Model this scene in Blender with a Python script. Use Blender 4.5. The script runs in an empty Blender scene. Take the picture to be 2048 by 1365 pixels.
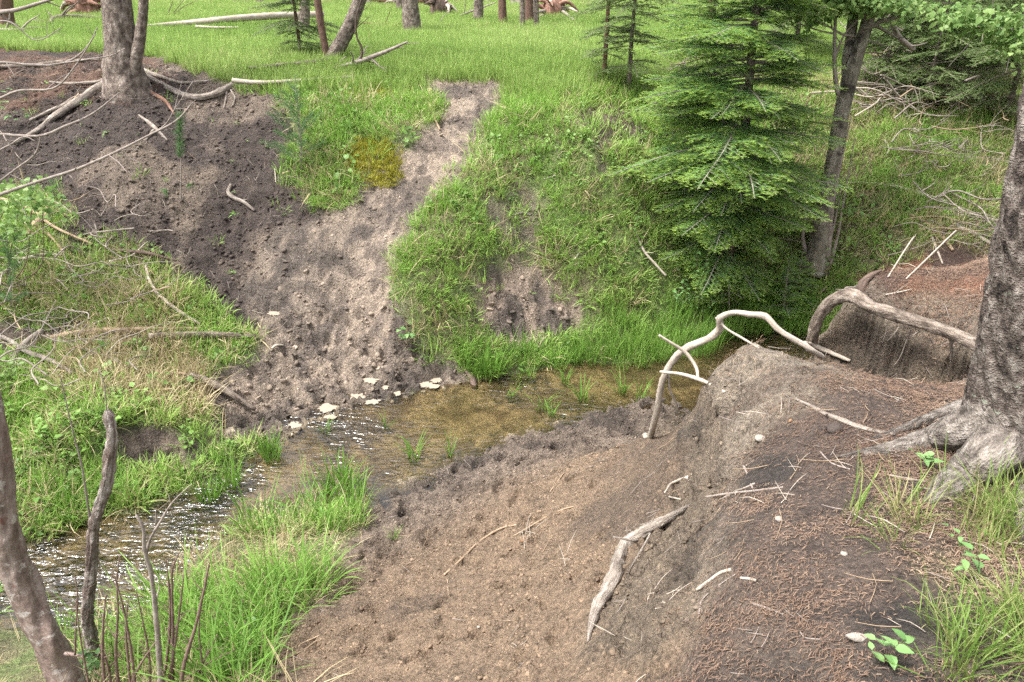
import bpy, math, random
import numpy as np
from mathutils import Vector, Matrix, Euler

# ------------------------------------------------------------------ camera, sky, sun, exposure
sc = bpy.context.scene
col = sc.collection
R = math.radians
CAM = Vector((0.0, 0.0, 3.75)); PITCH = R(25.0); FPX = 1594.0
cd = bpy.data.cameras.new("camera"); cam = bpy.data.objects.new("camera", cd); col.objects.link(cam)
cam.location = CAM; cam.rotation_euler = (R(90) - PITCH, 0, 0)
cd.sensor_width = 36.0; cd.lens = 36.0 * FPX / 2048.0; cd.clip_start = 0.05; cd.clip_end = 400
sc.camera = cam

SUN_EL, SUN_AZ = R(64), R(248)        # azimuth measured clockwise from +Y
w = bpy.data.worlds.new("World"); sc.world = w; w.use_nodes = True
wn = w.node_tree.nodes; wl = w.node_tree.links
bg = wn["Background"]; sky = wn.new("ShaderNodeTexSky"); sky.sky_type = 'NISHITA'; sky.sun_disc = False
sky.sun_elevation = SUN_EL; sky.sun_rotation = SUN_AZ; sky.air_density = 1.0; sky.dust_density = 4.0; sky.ozone_density = 1.0
hs = wn.new("ShaderNodeHueSaturation"); hs.inputs['Saturation'].default_value = 0.22
wl.new(sky.outputs[0], hs.inputs['Color']); wl.new(hs.outputs[0], bg.inputs['Color']); bg.inputs['Strength'].default_value = 0.10
sd = bpy.data.lights.new("sun", 'SUN'); sun = bpy.data.objects.new("sun", sd); col.objects.link(sun)
sd.energy = 1.5; sd.angle = R(12); sd.color = (1.0, 0.965, 0.91)
sdir = Vector((math.sin(SUN_AZ) * math.cos(SUN_EL), math.cos(SUN_AZ) * math.cos(SUN_EL), math.sin(SUN_EL)))
sun.rotation_euler = (-sdir).to_track_quat('-Z', 'Y').to_euler()
vs = sc.view_settings; vs.view_transform = 'Standard'; vs.look = 'None'; vs.gamma = 1.0; vs.use_curve_mapping = False
vs.exposure = 2.16
sc.cycles.max_bounces = 5; sc.cycles.diffuse_bounces = 3; sc.cycles.use_adaptive_sampling = True; sc.cycles.adaptive_threshold = 0.02; sc.cycles.transparent_max_bounces = 12; sc.cycles.use_denoising = False
sc.cycles.sample_clamp_direct = 3.0; sc.cycles.sample_clamp_indirect = 3.0; sc.cycles.caustics_reflective = False; sc.cycles.caustics_refractive = False

rng = np.random.default_rng(7); random.seed(7)

# ------------------------------------------------------------------ noise
_TAB = np.random.default_rng(99).random((512, 512)).astype(np.float32).ravel()
def _hash(ix, iy, s):
    return _TAB[(((iy + s * 37) & 511) << 9) + ((ix + s * 101) & 511)]
def vnoise(x, y, s=0):
    x = np.asarray(x, np.float32); y = np.asarray(y, np.float32)
    ix = np.floor(x); iy = np.floor(y); fx = x - ix; fy = y - iy; ix = ix.astype(np.int32); iy = iy.astype(np.int32)
    fx = fx * fx * (3 - 2 * fx); fy = fy * fy * (3 - 2 * fy)
    a = _hash(ix, iy, s); b = _hash(ix + 1, iy, s); c = _hash(ix, iy + 1, s); d = _hash(ix + 1, iy + 1, s)
    a = a + (b - a) * fx; c = c + (d - c) * fx
    return a + (c - a) * fy
def fbm(x, y, s=0, o=4, g=0.5, l=2.03):
    v = 0; a = 1; t = 0
    ca, sa = math.cos(0.6), math.sin(0.6)
    for k in range(o):
        v = v + a * (vnoise(x, y, s + k * 17) - 0.5); t += a; a *= g
        x, y = (x * ca - y * sa) * l + 3.7, (x * sa + y * ca) * l + 1.3
    return v / t * 2
def worley(x, y, s=0):
    x = np.asarray(x, np.float32); y = np.asarray(y, np.float32); ix = np.floor(x).astype(np.int32); iy = np.floor(y).astype(np.int32); best = np.full(np.shape(x), 9.0); bid = np.zeros(np.shape(x))
    for dx in (-1, 0, 1):
        for dy in (-1, 0, 1):
            cx = ix + dx; cy = iy + dy
            px = cx + _hash(cx, cy, s + 1); py = cy + _hash(cx, cy, s + 2)
            d = np.hypot(x - px, y - py); m = d < best
            best = np.where(m, d, best); bid = np.where(m, _hash(cx, cy, s + 3), bid)
    return best, bid
def sst(a, b, x):
    t = np.clip((x - a) / (b - a), 0, 1); return t * t * (3 - 2 * t)

# ------------------------------------------------------------------ photograph pixel (2048 wide) -> view ray
_F = Vector((0, math.cos(PITCH), -math.sin(PITCH))); _U = Vector((0, math.sin(PITCH), math.cos(PITCH)))
def ray(px, py):
    return _F + Vector((1, 0, 0)) * ((px - 1024) / FPX) + _U * ((682.5 - py) / FPX)
def atz(px, py, z):
    d = ray(px, py); return CAM + d * ((z - CAM.z) / d.z)
def aty(px, py, y):
    d = ray(px, py); return CAM + d * (y / d.y)
# ------------------------------------------------------------------ terrain: surveyed spot heights (water level = 0)
SPOT = [  # (px, py, z)
 # far bank rim and meadow foot
 (0,112,2.62),(130,120,2.6),(330,122,2.58),(250,170,2.46),(430,182,2.38),(560,175,2.42),(700,165,2.45),(880,162,2.46),(1000,160,2.47),
 (1130,172,2.42),(1260,165,2.42),(1400,150,2.40),(1600,130,2.42),
 # left dark cliff
 (0,235,2.15),(120,225,2.2),(250,245,2.16),(360,240,2.1),(470,240,2.1),(540,250,2.1),(0,330,1.75),(130,330,1.75),(250,340,1.78),(380,350,1.66),(500,340,1.66),(600,300,1.9),
 (690,240,2.15),(760,200,2.3),(0,440,1.35),(130,440,1.36),(270,450,1.32),(400,450,1.25),(520,430,1.28),(640,400,1.45),(720,340,1.72),(800,260,2.1),
 (0,520,1.12),(150,520,1.08),(270,540,0.98),(400,560,0.82),(520,520,0.94),(0,620,0.86),(150,620,0.80),(300,640,0.68),(430,650,0.52),
 (0,680,0.62),(150,700,0.55),(300,730,0.42),(430,760,0.30),(0,780,0.55),(150,790,0.5),(330,800,0.36),(450,820,0.17),(60,850,0.50),(200,850,0.45),(300,855,0.36),(380,880,0.22),
 (80,930,0.12),(200,940,0.1),(300,920,0.1),(430,905,0.08),(120,1030,0.05),(280,1010,0.03),
 # mud slope and path
 (940,190,2.34),(930,240,2.12),(880,310,1.82),(820,380,1.55),(740,430,1.34),(690,480,1.14),(620,520,0.98),(650,600,0.66),(700,560,0.82),(730,640,0.5),(560,650,0.52),
 (640,700,0.30),(760,700,0.3),(560,740,0.22),(680,760,0.12),(800,750,0.12),(540,800,0.09),(640,805,0.04),(740,790,0.03),(850,765,0.03),(480,850,0.07),(560,865,0.02),
 # grassy right part of the far bank
 (1060,220,2.28),(1060,300,1.92),(960,350,1.72),(900,430,1.42),(1060,400,1.45),(860,520,1.06),(820,600,0.72),(980,500,1.06),(1000,590,0.62),(1120,480,1.1),(1180,560,0.72),(860,680,0.34),(1080,650,0.3),
 (1180,640,0.34),(950,700,0.2),(1150,690,0.1),(930,750,0.04),(1060,735,0.02),(1200,715,0.03),(1200,300,1.95),(1200,400,1.45),(1280,500,0.98),(1330,580,0.52),(1280,640,0.24),(1290,700,0.06),
 (1400,460,1.05),(1400,330,1.62),(1420,620,0.16),(1450,560,0.42),(1550,520,0.55),(1500,640,0.08),(1600,640,0.06),(1380,700,0.03),(1640,520,0.58),(1620,600,0.2),(1500,400,1.25),(1550,250,1.9),
 (1700,450,0.95),(1800,450,1.0),(1950,450,1.02),(1720,360,1.36),(1850,350,1.42),(2048,350,1.45),(1750,270,1.8),(1900,250,1.92),(2048,250,1.95),(1800,180,2.2),(1950,150,2.32),(2048,140,2.35),(1690,540,0.5),(1850,500,0.8),
 # stream bed
 (1300,765,-0.06),(1200,760,-0.07),(1100,790,-0.07),(1000,800,-0.08),(900,830,-0.06),(800,860,-0.06),(720,880,-0.06),(640,930,-0.07),(560,960,-0.07),(480,990,-0.07),(400,1040,-0.08),(300,1090,-0.1),(200,1140,-0.1),(130,1200,-0.1),(250,1200,-0.08),(60,1150,-0.06),(900,890,-0.03),(760,950,-0.035),
 # near shore and sandy slope
 (1310,805,0.06),(1180,835,0.03),(1050,875,0.02),(950,915,0.02),(850,970,0.02),(760,1015,0.03),(690,1060,0.08),(600,1050,0.03),(520,1060,0.04),(430,1110,0.06),(380,1200,0.10),(330,1280,0.15),(250,1340,0.2),(100,1340,0.2),
 (640,1180,0.25),(560,1270,0.36),(490,1350,0.5),(1150,930,0.42),(1000,980,0.28),(1220,900,0.62),(1050,1060,0.5),(900,1060,0.32),(1180,1020,0.74),(800,1150,0.36),(950,1150,0.54),(1100,1130,0.78),(700,1270,0.5),(850,1270,0.66),
 (1000,1270,0.84),(1120,1220,0.98),(800,1360,0.78),(1000,1360,1.02),(1130,1340,1.16),(1290,872,0.88),(1300,930,0.98),(1230,1050,0.98),
 # near bank (right): clay nose, needle covered top
 (1345,900,1.10),(1350,985,1.22),(1330,1060,1.38),(1270,1120,1.32),(1230,1180,1.26),(1195,1245,1.24),(1400,800,1.6),(1385,850,1.42),(1420,745,1.74),(1480,692,1.84),(1560,710,1.87),(1640,735,1.9),(1720,752,1.92),(1450,820,1.72),(1440,900,1.68),(1420,980,1.66),
 (1400,1080,1.64),(1350,1160,1.56),(1300,1250,1.5),(1250,1330,1.48),(1560,830,1.88),(1650,880,1.94),(1540,950,1.86),(1500,1050,1.86),(1480,1150,1.84),(1460,1250,1.82),(1430,1350,1.82),(1700,1000,1.98),(1650,1150,1.97),(1600,1300,1.96),
 (1820,800,1.97),(1900,850,2.02),(2000,920,2.06),(1900,1050,2.04),(2040,1050,2.08),(1850,1200,2.05),(2040,1250,2.12),(1800,1350,2.06),(2040,1360,2.15),
 # second mound
 (1720,556,1.84),(1800,540,1.9),(1980,515,1.96),(1705,595,1.76),(1780,610,1.83),(1860,630,1.87),(1950,660,1.9),(2048,600,1.97),(2048,700,1.95),
]
WORLD = [  # (x, y, z): ground that the photograph cannot see directly
 (1.25,4.35,1.3),(1.3,4.7,0.75),(1.2,5.3,0.28),(1.6,4.35,1.35),(1.9,4.3,1.32),(2.2,4.25,1.38),(2.45,4.05,1.45),(1.75,4.8,0.9),(2.0,4.9,1.1),(1.6,5.4,0.3),(2.1,5.5,0.45),(2.45,5.6,0.9),(3.3,5.75,1.1),(2.4,6.2,0.15),(3.4,6.4,0.3),(4.4,5.6,1.5),
 (2.42,4.58,1.45),(2.6,4.42,1.48),(2.28,4.66,1.42),(2.9,4.0,1.6),(4.6,6.8,0.5),(4.5,4.5,2.0),(6,5,2.1),(7,3,2.3),(5,1,2.2),(3,0.5,2.2),(1.5,0.3,2.1),(0.5,0.3,1.75),(0,0.3,1.55),(-1,0.3,1.25),(-3,0.3,0.9),(-6,0.3,0.8),(0,1.5,1.32),(-1,1.5,1.0),(-2.2,1.6,0.7),(-5,2,0.5),
 (-4.5,3.2,0.1),(-6.5,2.5,0.0),(-6,3.6,-0.1),(-9,3.3,-0.1),(-4.6,4.5,0.3),(-6.5,5,0.6),(-10,5,0.6),(-7,7,1.0),(-11,7.5,1.2),(-8,8.6,1.75),(-12,9.2,1.9),(-8.5,10.5,2.6),(-14,11,2.6),(-20,10,2.6),(-20,2,1),(-20,6,1.2),
 (6,9,0.9),(9,9.5,1.1),(8,11.3,2.0),(12,12,2.1),(5.5,7.2,0.35),(9,7.5,0.5),(14,8,0.8),(10,4,2.1),(16,4,2.2),(20,10,1.6),(20,14,2.3),
]
for yy, zz in ((13.5,2.5),(17,2.56),(22,2.6),(30,2.72),(45,3.2),(70,4.5)):
    for k in range(-3, 4):
        WORLD.append((k * max(3.0, yy * 0.32) + 0.3 * k, yy, zz + 0.03 * math.sin(k * 2.1 + yy)))
cp = [tuple(atz(a, b, c)) for a, b, c in SPOT] + WORLD
cp = np.array(cp)
def tps_fit(P):
    n = len(P); D = np.hypot(P[:, None, 0] - P[None, :, 0], P[:, None, 1] - P[None, :, 1])
    A = np.zeros((n + 3, n + 3)); A[:n, :n] = D - 0.02 * np.eye(n) * 0 ; A[:n, :n][np.diag_indices(n)] = -0.01
    Q = np.c_[np.ones(n), P[:, :2]]; A[:n, n:] = Q; A[n:, :n] = Q.T
    return np.linalg.solve(A, np.r_[P[:, 2], 0, 0, 0])
_c = tps_fit(cp)
def tps(X, Y):
    sh = X.shape; X = X.ravel(); Y = Y.ravel(); out = np.empty(len(X)); n = len(cp)
    for i in range(0, len(X), 20000):
        x = X[i:i+20000]; y = Y[i:i+20000]
        D = np.hypot(x[:, None] - cp[None, :, 0], y[:, None] - cp[None, :, 1])
        out[i:i+20000] = D @ _c[:n] + _c[n] + _c[n+1] * x + _c[n+2] * y
    return out.reshape(sh)
gx = [0.0]
while gx[-1] < 45: gx.append(gx[-1] + (max(0.0145, 0.009 * gx[-1]) if gx[-1] < 7 else 0.03 * gx[-1]))
gx = np.array([-v for v in gx[:0:-1]] + gx); gy = [0.3]
while gy[-1] < 75: gy.append(gy[-1] + (0.0125 if gy[-1] < 2.5 else 0.0185 if gy[-1] < 10.6 else 0.0085 * gy[-1]))
gy = np.array(gy)
# thin-plate field on a coarser net, smooth interpolation to the fine one
sx = gx[::4]; sy = gy[::4]
if sx[-1] < gx[-1]: sx = np.r_[sx, gx[-1]]
if sy[-1] < gy[-1]: sy = np.r_[sy, gy[-1]]
S = tps(*np.meshgrid(sx, sy))
def bil(xs, ys, Zg, x, y):
    i = np.clip(np.searchsorted(xs, x) - 1, 0, len(xs) - 2); j = np.clip(np.searchsorted(ys, y) - 1, 0, len(ys) - 2)
    u = np.clip((x - xs[i]) / (xs[i+1] - xs[i]), 0, 1); v = np.clip((y - ys[j]) / (ys[j+1] - ys[j]), 0, 1)
    return (Zg[j, i] * (1-u) + Zg[j, i+1] * u) * (1-v) + (Zg[j+1, i] * (1-u) + Zg[j+1, i+1] * u) * v
GX, GY = np.meshgrid(gx.astype(np.float32), gy.astype(np.float32))
GZ = bil(sx, sy, S, GX, GY)
class Ground:
    Z = GZ
def H(x, y):
    return bil(gx, gy, Ground.Z, np.asarray(x, float), np.asarray(y, float))
_ts = np.concatenate([np.arange(1.0, 14, 0.02), np.geomspace(14, 90, 500)])
def hit(px, py, lift=0.0):
    """where the line of sight through a photograph pixel meets the ground"""
    d = ray(px, py)
    z = CAM.z + d.z * _ts; h = H(d.x * _ts, d.y * _ts); k = np.argmax(z < h)
    if not (z < h).any(): k = len(_ts) - 1
    a, b = _ts[max(k-1, 0)], _ts[k]
    for _ in range(12):
        m = (a + b) / 2
        if CAM.z + d.z * m < float(H(d.x * m, d.y * m)): b = m
        else: a = m
    p = CAM + d * b
    return Vector((p.x, p.y, float(H(p.x, p.y)) + lift))
def world_poly(pp): return np.array([tuple(hit(a, b))[:2] for a, b in pp])
def poly_sd(X, Y, P):
    """signed distance to a ground polygon (positive inside)"""
    if X is GX:
        m = 0.7; jj = slice(max(0, np.searchsorted(gy, P[:, 1].min() - m) - 1), np.searchsorted(gy, P[:, 1].max() + m) + 1)
        ii_ = slice(max(0, np.searchsorted(gx, P[:, 0].min() - m) - 1), np.searchsorted(gx, P[:, 0].max() + m) + 1)
        out = np.full(X.shape, -9.0, np.float32); out[jj, ii_] = poly_sd(X[jj, ii_].copy(), Y[jj, ii_].copy(), P); return out
    d = np.full(X.shape, 1e9); ins = np.zeros(X.shape, bool); n = len(P)
    for i in range(n):
        x0, y0 = P[i]; x1, y1 = P[(i+1) % n]; ex, ey = x1-x0, y1-y0
        t = np.clip(((X-x0)*ex + (Y-y0)*ey) / (ex*ex + ey*ey + 1e-12), 0, 1)
        d = np.minimum(d, np.hypot(X-x0-t*ex, Y-y0-t*ey))
        c = ((y0 > Y) != (y1 > Y)) & (X < (x1-x0) * (Y-y0) / (y1-y0 + 1e-12) + x0); ins ^= c
    return np.where(ins, d, -d)

REG_PX = {
 'soil': [(-60,105),(330,118),(420,160),(480,178),(560,195),(600,250),(560,330),(600,390),(700,430),(720,480),(660,600),(560,660),(450,640),(400,580),(330,540),(250,500),(140,470),(110,400),(-60,370)],
 'mud': [(880,168),(1000,166),(1005,205),(950,275),(900,340),(850,395),(800,450),(780,520),(760,560),(790,650),(805,700),(850,735),(900,752),(885,775),(800,800),(670,835),(560,870),(455,860),(440,800),(430,745),(530,700),(550,640),(500,580),(560,490),(640,440),(760,370),(830,290),(890,220)],
 'patch': [(955,565),(1000,525),(1080,535),(1160,620),(1130,685),(1000,695),(935,640)],
 'scar': [(985,420),(1060,400),(1090,450),(1060,500),(1000,480)],
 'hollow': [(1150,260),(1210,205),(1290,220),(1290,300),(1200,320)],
 'sand': [(1330,800),(1180,830),(1060,868),(950,910),(830,968),(740,1012),(690,1075),(640,1180),(560,1270),(470,1365),(1260,1365),(1180,1260),(1230,1130),(1330,1030),(1340,930),(1290,870)],
 'clay': [(1300,860),(1400,760),(1480,692),(1700,724),(1760,752),(1650,800),(1530,850),(1450,930),(1400,1080),(1420,1200),(1350,1365),(1230,1365),(1190,1250),(1330,1045),(1340,900)],
 'needle': [(1500,800),(1640,738),(1760,752),(1930,790),(2110,850),(2110,1400),(1470,1400),(1430,1200),(1460,1000),(1500,880)],
 'duff': [(1715,553),(1980,506),(2110,506),(2110,700),(1950,675),(1850,645),(1710,603)],
 'tuftgrass': [(1770,1130),(1900,1080),(2110,1010),(2110,1400),(1890,1400),(1830,1280)],
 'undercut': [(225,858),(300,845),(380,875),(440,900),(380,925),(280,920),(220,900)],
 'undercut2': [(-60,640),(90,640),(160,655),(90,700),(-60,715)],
 'rootfoot': [(-60,105),(320,115),(340,170),(250,205),(120,215),(-60,230)],
}
REG = {k: world_poly(v) for k, v in REG_PX.items()}
jx = 0.20 * fbm(GX * 2.0, GY * 2.0, 3, 4) + 0.09 * fbm(GX * 7, GY * 7, 5, 3)
def mask(name, soft=0.08, grow=0.0):
    return sst(-soft, soft, poly_sd(GX, GY, REG[name]) + grow + jx)
M = {k: mask(k) for k in REG}
M['sand'] = mask('sand', 0.08, 0.32 * sst(-1.1, -0.7, GX)); M['mud'] = mask('mud', 0.08, 0.09); M['clay'] = mask('clay', 0.1); M['needle'] = mask('needle', 0.25); M['soil'] = mask('soil', 0.15, 0.05)
# gully wall under the second mound and the whole steep near bank are bare clay too
near = (GX > 0.2) & (GY < 5.6) & (GY > 0.3)
# the eroded gully cuts back under the thick root: an almost upright wall
GULLY = np.array([(2.12,5.03),(2.29,4.95),(2.37,4.82),(2.47,4.64),(2.58,4.48),(2.67,4.31),(2.75,4.12),(2.86,3.92),(2.62,3.86),(2.45,3.95),(2.1,4.12),(1.85,4.3),(1.85,4.7)])
gs = sst(-0.025, 0.03, poly_sd(GX, GY, GULLY) + 0.035 * fbm(GX * 6, GY * 6, 7, 3))
GZ = GZ * (1 - gs) + np.minimum(GZ, 1.28 + 0.10 * fbm(GX * 3, GY * 3, 8, 3) + 0.10 * sst(4.5, 3.9, GY)) * gs
base = GZ.copy()
dzy, dzx = np.gradient(base, gy, gx); steep = np.hypot(dzx, dzy)
M['clay'] = np.maximum(M['clay'], np.where(near & (GX > 1.2), sst(0.5, 0.9, steep), 0) * sst(0.5, 0.8, base))
gap_ = near & (base > 0.45); un = np.clip(1 - (M['sand'] + M['clay'] + M['needle'] + M['duff'] + M['tuftgrass']), 0, 1) * gap_
M['needle'] = np.maximum(M['needle'], un * (base > 1.62)); M['clay'] = np.maximum(M['clay'], un * (base <= 1.62))
bare = np.clip(M['soil'] + M['mud'] + M['sand'] + M['clay'] + M['needle'] + M['duff'] + M['patch'] + 0.8 * M['hollow'] + M['undercut'] + M['undercut2'] + 0.75 * M['scar'], 0, 1)
bed = sst(0.02, -0.02, base + 0.012 * fbm(GX * 6, GY * 6, 9, 3)) * (GY < 9)
grassy = np.clip(1 - bare, 0, 1) * (1 - bed)
# ---- relief
d = np.zeros_like(base)
d += grassy * (0.05 * fbm(GX * 1.7, GY * 1.7, 11, 4) + 0.02 * fbm(GX * 8, GY * 8, 12, 3)) * sst(-0.1, 0.3, base)
w1, id1 = worley(GX * 6.5 + 0.4 * fbm(GX * 5, GY * 5, 20, 2), GY * 6.5, 31)
prints = -sst(0.42, 0.12, w1) * (0.35 + 0.65 * id1) + 0.35 * np.exp(-((w1 - 0.5) / 0.1) ** 2)
rug = 0.75 * fbm(GX * 11, GY * 11, 41, 4, 0.65) - 0.55 * np.abs(fbm(GX * 16, GY * 16, 43, 3))
mudd = np.clip(M['mud'] + M['patch'], 0, 1)
low = sst(1.0, 0.25, base)
d += mudd * ((0.030 + 0.065 * low) * prints + (0.055 + 0.045 * low) * rug)
d += M['soil'] * (1 - M['mud']) * (0.08 * fbm(GX * 3, GY * 3, 50, 4) + 0.07 * fbm(GX * 11, GY * 11, 51, 4, 0.6))
w2, id2 = worley(GX * 5.0 + 0.9 * fbm(GX * 3.1, GY * 3.1, 62, 3), GY * 5.0 + 0.9 * fbm(GX * 3.3, GY * 3.3, 63, 3), 61); w2 = w2 * (1 + 0.6 * fbm(GX * 12, GY * 12, 64, 3))
pr2 = (-sst(0.33, 0.08, w2) + 0.3 * np.exp(-((w2 - 0.42) / 0.09) ** 2)) * sst(0.45, 0.6, id2)
shore = sst(0.5, 0.05, base)
calm = sst(0.6, 0.95, base) * sst(3.2, 4.0, GY)           # the smooth fan under the big root arch
d += M['sand'] * (1 - 0.8 * calm) * ((0.055 + 0.03 * shore) * pr2 + (0.040 + 0.040 * shore) * rug + 0.018 * fbm(GX * 6, GY * 6, 66, 3) + 0.014 * fbm(GX * 26, GY * 26, 67, 3, 0.6))
cr = np.abs(fbm(GX * 5 + 2, GY * 5, 71, 4))
chunk, cid = worley(GX * 7 + 0.5 * fbm(GX * 4, GY * 4, 75, 2), GY * 7, 77)
d += M['clay'] * (0.045 * fbm(GX * 3.5, GY * 3.5, 72, 4) - 0.05 * sst(0.09, 0.0, cr) + 0.03 * (cid - 0.5) * sst(0.6, 0.9, steep) + 0.012 * fbm(GX * 17, GY * 17, 73, 4, 0.6))
# a crumbled hole in the nose below the broken root
for hx, hy, hr, hd in ((1450,785,0.075,0.12),(1472,796,0.05,0.07)):
    q_ = hit(hx, hy); d -= hd * np.clip(1 + 1.2 * fbm(GX * 13, GY * 13, 88, 3), 0, 2) * np.exp(-(((GX - q_.x) / hr) ** 2 + ((GY - q_.y) / (hr * 0.8)) ** 2))
d += np.clip(M['needle'] + M['duff'], 0, 1) * (1 - M['clay']) * (0.014 * fbm(GX * 5, GY * 5, 81, 3) + 0.009 * fbm(GX * 22, GY * 22, 82, 3))
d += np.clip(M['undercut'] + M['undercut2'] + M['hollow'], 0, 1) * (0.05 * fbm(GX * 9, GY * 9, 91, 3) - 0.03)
d += bed * 0.012 * fbm(GX * 7, GY * 7, 95, 3)
keep = sst(-0.06, 0.03, base)
GZ = base + d * np.where(bed > 0.5, 0.6 + 0 * keep, 1)
# hoof prints that hold milky water: (px, py, half width, half depth)
PUDDLES = [(855,768,0.095,0.075),(872,748,0.055,0.05),(742,757,0.07,0.06),(712,787,0.065,0.06),(652,813,0.085,0.07),(745,806,0.06,0.05),(795,783,0.045,0.04),(545,616,0.06,0.05),(590,850,0.06,0.05),(458,856,0.06,0.05),(770,766,0.04,0.04),(760,728,0.04,0.04),(660,838,0.05,0.04)]
PUD = []
for k, (a, b_, rx, ry) in enumerate(PUDDLES):
    p = hit(a, b_); e = np.hypot((GX - p.x) / rx, (GY - p.y) / ry); e = e * (1 + 0.35 * fbm(GX * 14, GY * 14, 600 + k, 2)); lv = max(float(np.percentile(GZ[(e > 0.9) & (e < 1.6)], 30)), 0.012)
    GZ = np.where(e < 2, lv - 0.02 + (GZ - lv + 0.02) * sst(0.85, 1.7, e), GZ); PUD.append((p.x, p.y, lv - 0.006))
Ground.Z = GZ
# ------------------------------------------------------------------ scene helpers
def put(o, label=None, cat=None, group=None, kind=None):
    if label: o['label'] = label
    if cat: o['category'] = cat
    if group: o['group'] = group
    if kind: o['kind'] = kind
    return o
def link(name, data, parent=None):
    o = bpy.data.objects.new(name, data); col.objects.link(o)
    if parent is not None: o.parent = parent
    return o
def empty(name, loc, label, cat, group=None):
    o = link(name, None); o.location = loc; o.empty_display_size = 0.1
    return put(o, label, cat, group)
def np_mesh(name, V, F, mat, smooth=True):
    me = bpy.data.meshes.new(name); V = np.asarray(V, np.float32)
    if isinstance(F, np.ndarray):
        k = F.shape[1]; n = len(F)
        me.vertices.add(len(V)); me.vertices.foreach_set('co', V.ravel())
        me.loops.add(n * k); me.loops.foreach_set('vertex_index', F.astype(np.int32).ravel())
        me.polygons.add(n); me.polygons.foreach_set('loop_start', np.arange(0, n * k, k, dtype=np.int32))
        me.update(calc_edges=True); me.validate()
    else:
        me.from_pydata(V.tolist(), [], F)
    if mat: me.materials.append(mat)
    me.polygons.foreach_set('use_smooth', np.full(len(me.polygons), smooth))
    return me
def add_attr(me, name, vals, typ='FLOAT'):
    a = me.attributes.new(name, typ, 'POINT'); key = {'FLOAT': 'value', 'INT': 'value', 'FLOAT_VECTOR': 'vector', 'FLOAT_COLOR': 'color'}[typ]
    a.data.foreach_set(key, np.asarray(vals, np.int32 if typ == 'INT' else np.float32).ravel())

# ------------------------------------------------------------------ materials
class NT:
    """a short way to write node trees"""
    def __init__(s, name):
        s.m = bpy.data.materials.new(name); s.m.use_nodes = True; s.t = s.m.node_tree; s.n = s.t.nodes; s.l = s.t.links
        s.bsdf = s.n['Principled BSDF']; s.out = s.n['Material Output']
    def new(s, kind, **kw):
        n = s.n.new('ShaderNode' + kind)
        for k, v in kw.items():
            if k in n.inputs: s.set(n.inputs[k], v)
            else: setattr(n, k, v)
        return n
    def set(s, sock, v):
        if hasattr(v, 'is_output') or isinstance(v, bpy.types.NodeSocket): s.l.new(v, sock)
        else: sock.default_value = v
    def noise(s, vec, scale, detail=4, rough=0.55, dist=0.0):
        n = s.n.new('ShaderNodeTexNoise'); n.inputs['Scale'].default_value = scale; n.inputs['Detail'].default_value = detail
        n.inputs['Roughness'].default_value = rough; n.inputs['Distortion'].default_value = dist
        if vec is not None: s.l.new(vec, n.inputs['Vector'])
        return n.outputs['Fac']
    def ramp(s, fac, stops, interp='LINEAR'):
        n = s.n.new('ShaderNodeValToRGB'); e = n.color_ramp; e.interpolation = interp
        while len(e.elements) < len(stops): e.elements.new(0.5)
        for el, (p, c) in zip(e.elements, stops):
            el.position = p; el.color = (*c, 1) if len(c) == 3 else c
        s.l.new(fac, n.inputs['Fac']); return n.outputs['Color']
    def mix(s, fac, a, b, mode='MIX'):
        n = s.n.new('ShaderNodeMix'); n.data_type = 'RGBA'; n.blend_type = mode
        s.set(n.inputs[0], fac); s.set(n.inputs[6], a if not isinstance(a, tuple) else (*a, 1)); s.set(n.inputs[7], b if not isinstance(b, tuple) else (*b, 1))
        return n.outputs[2]
    def math(s, op, a, b=0.0, clamp=False):
        n = s.n.new('ShaderNodeMath'); n.operation = op; n.use_clamp = clamp; s.set(n.inputs[0], a); s.set(n.inputs[1], b); return n.outputs[0]
    def maprange(s, v, a, b, c=0.0, d=1.0):
        n = s.n.new('ShaderNodeMapRange'); s.set(n.inputs[0], v)
        for i, q in enumerate((a, b, c, d)): n.inputs[i+1].default_value = q
        return n.outputs[0]
    def attr(s, name, typ='GEOMETRY'):
        n = s.n.new('ShaderNodeAttribute'); n.attribute_name = name; n.attribute_type = typ; return n
    def bump(s, h, strength=0.5, dist=0.01, normal=None):
        n = s.n.new('ShaderNodeBump'); n.inputs['Strength'].default_value = strength; n.inputs['Distance'].default_value = dist
        s.l.new(h, n.inputs['Height'])
        if normal is not None: s.l.new(normal, n.inputs['Normal'])
        return n.outputs['Normal']
    def pos(s): return s.n.new('ShaderNodeNewGeometry').outputs['Position']
    def obj(s): return s.n.new('ShaderNodeTexCoord').outputs['Object']
    def scaled(s, vec, v):
        n = s.n.new('ShaderNodeMapping'); n.inputs['Scale'].default_value = v; s.l.new(vec, n.inputs['Vector']); return n.outputs[0]
    def surf(s, color, rough=0.8, normal=None, spec=0.3):
        s.set(s.bsdf.inputs['Base Color'], color if not isinstance(color, tuple) else (*color, 1)); s.set(s.bsdf.inputs['Roughness'], rough)
        s.bsdf.inputs['Specular IOR Level'].default_value = spec
        if normal is not None: s.l.new(normal, s.bsdf.inputs['Normal'])
        return s.m
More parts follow.
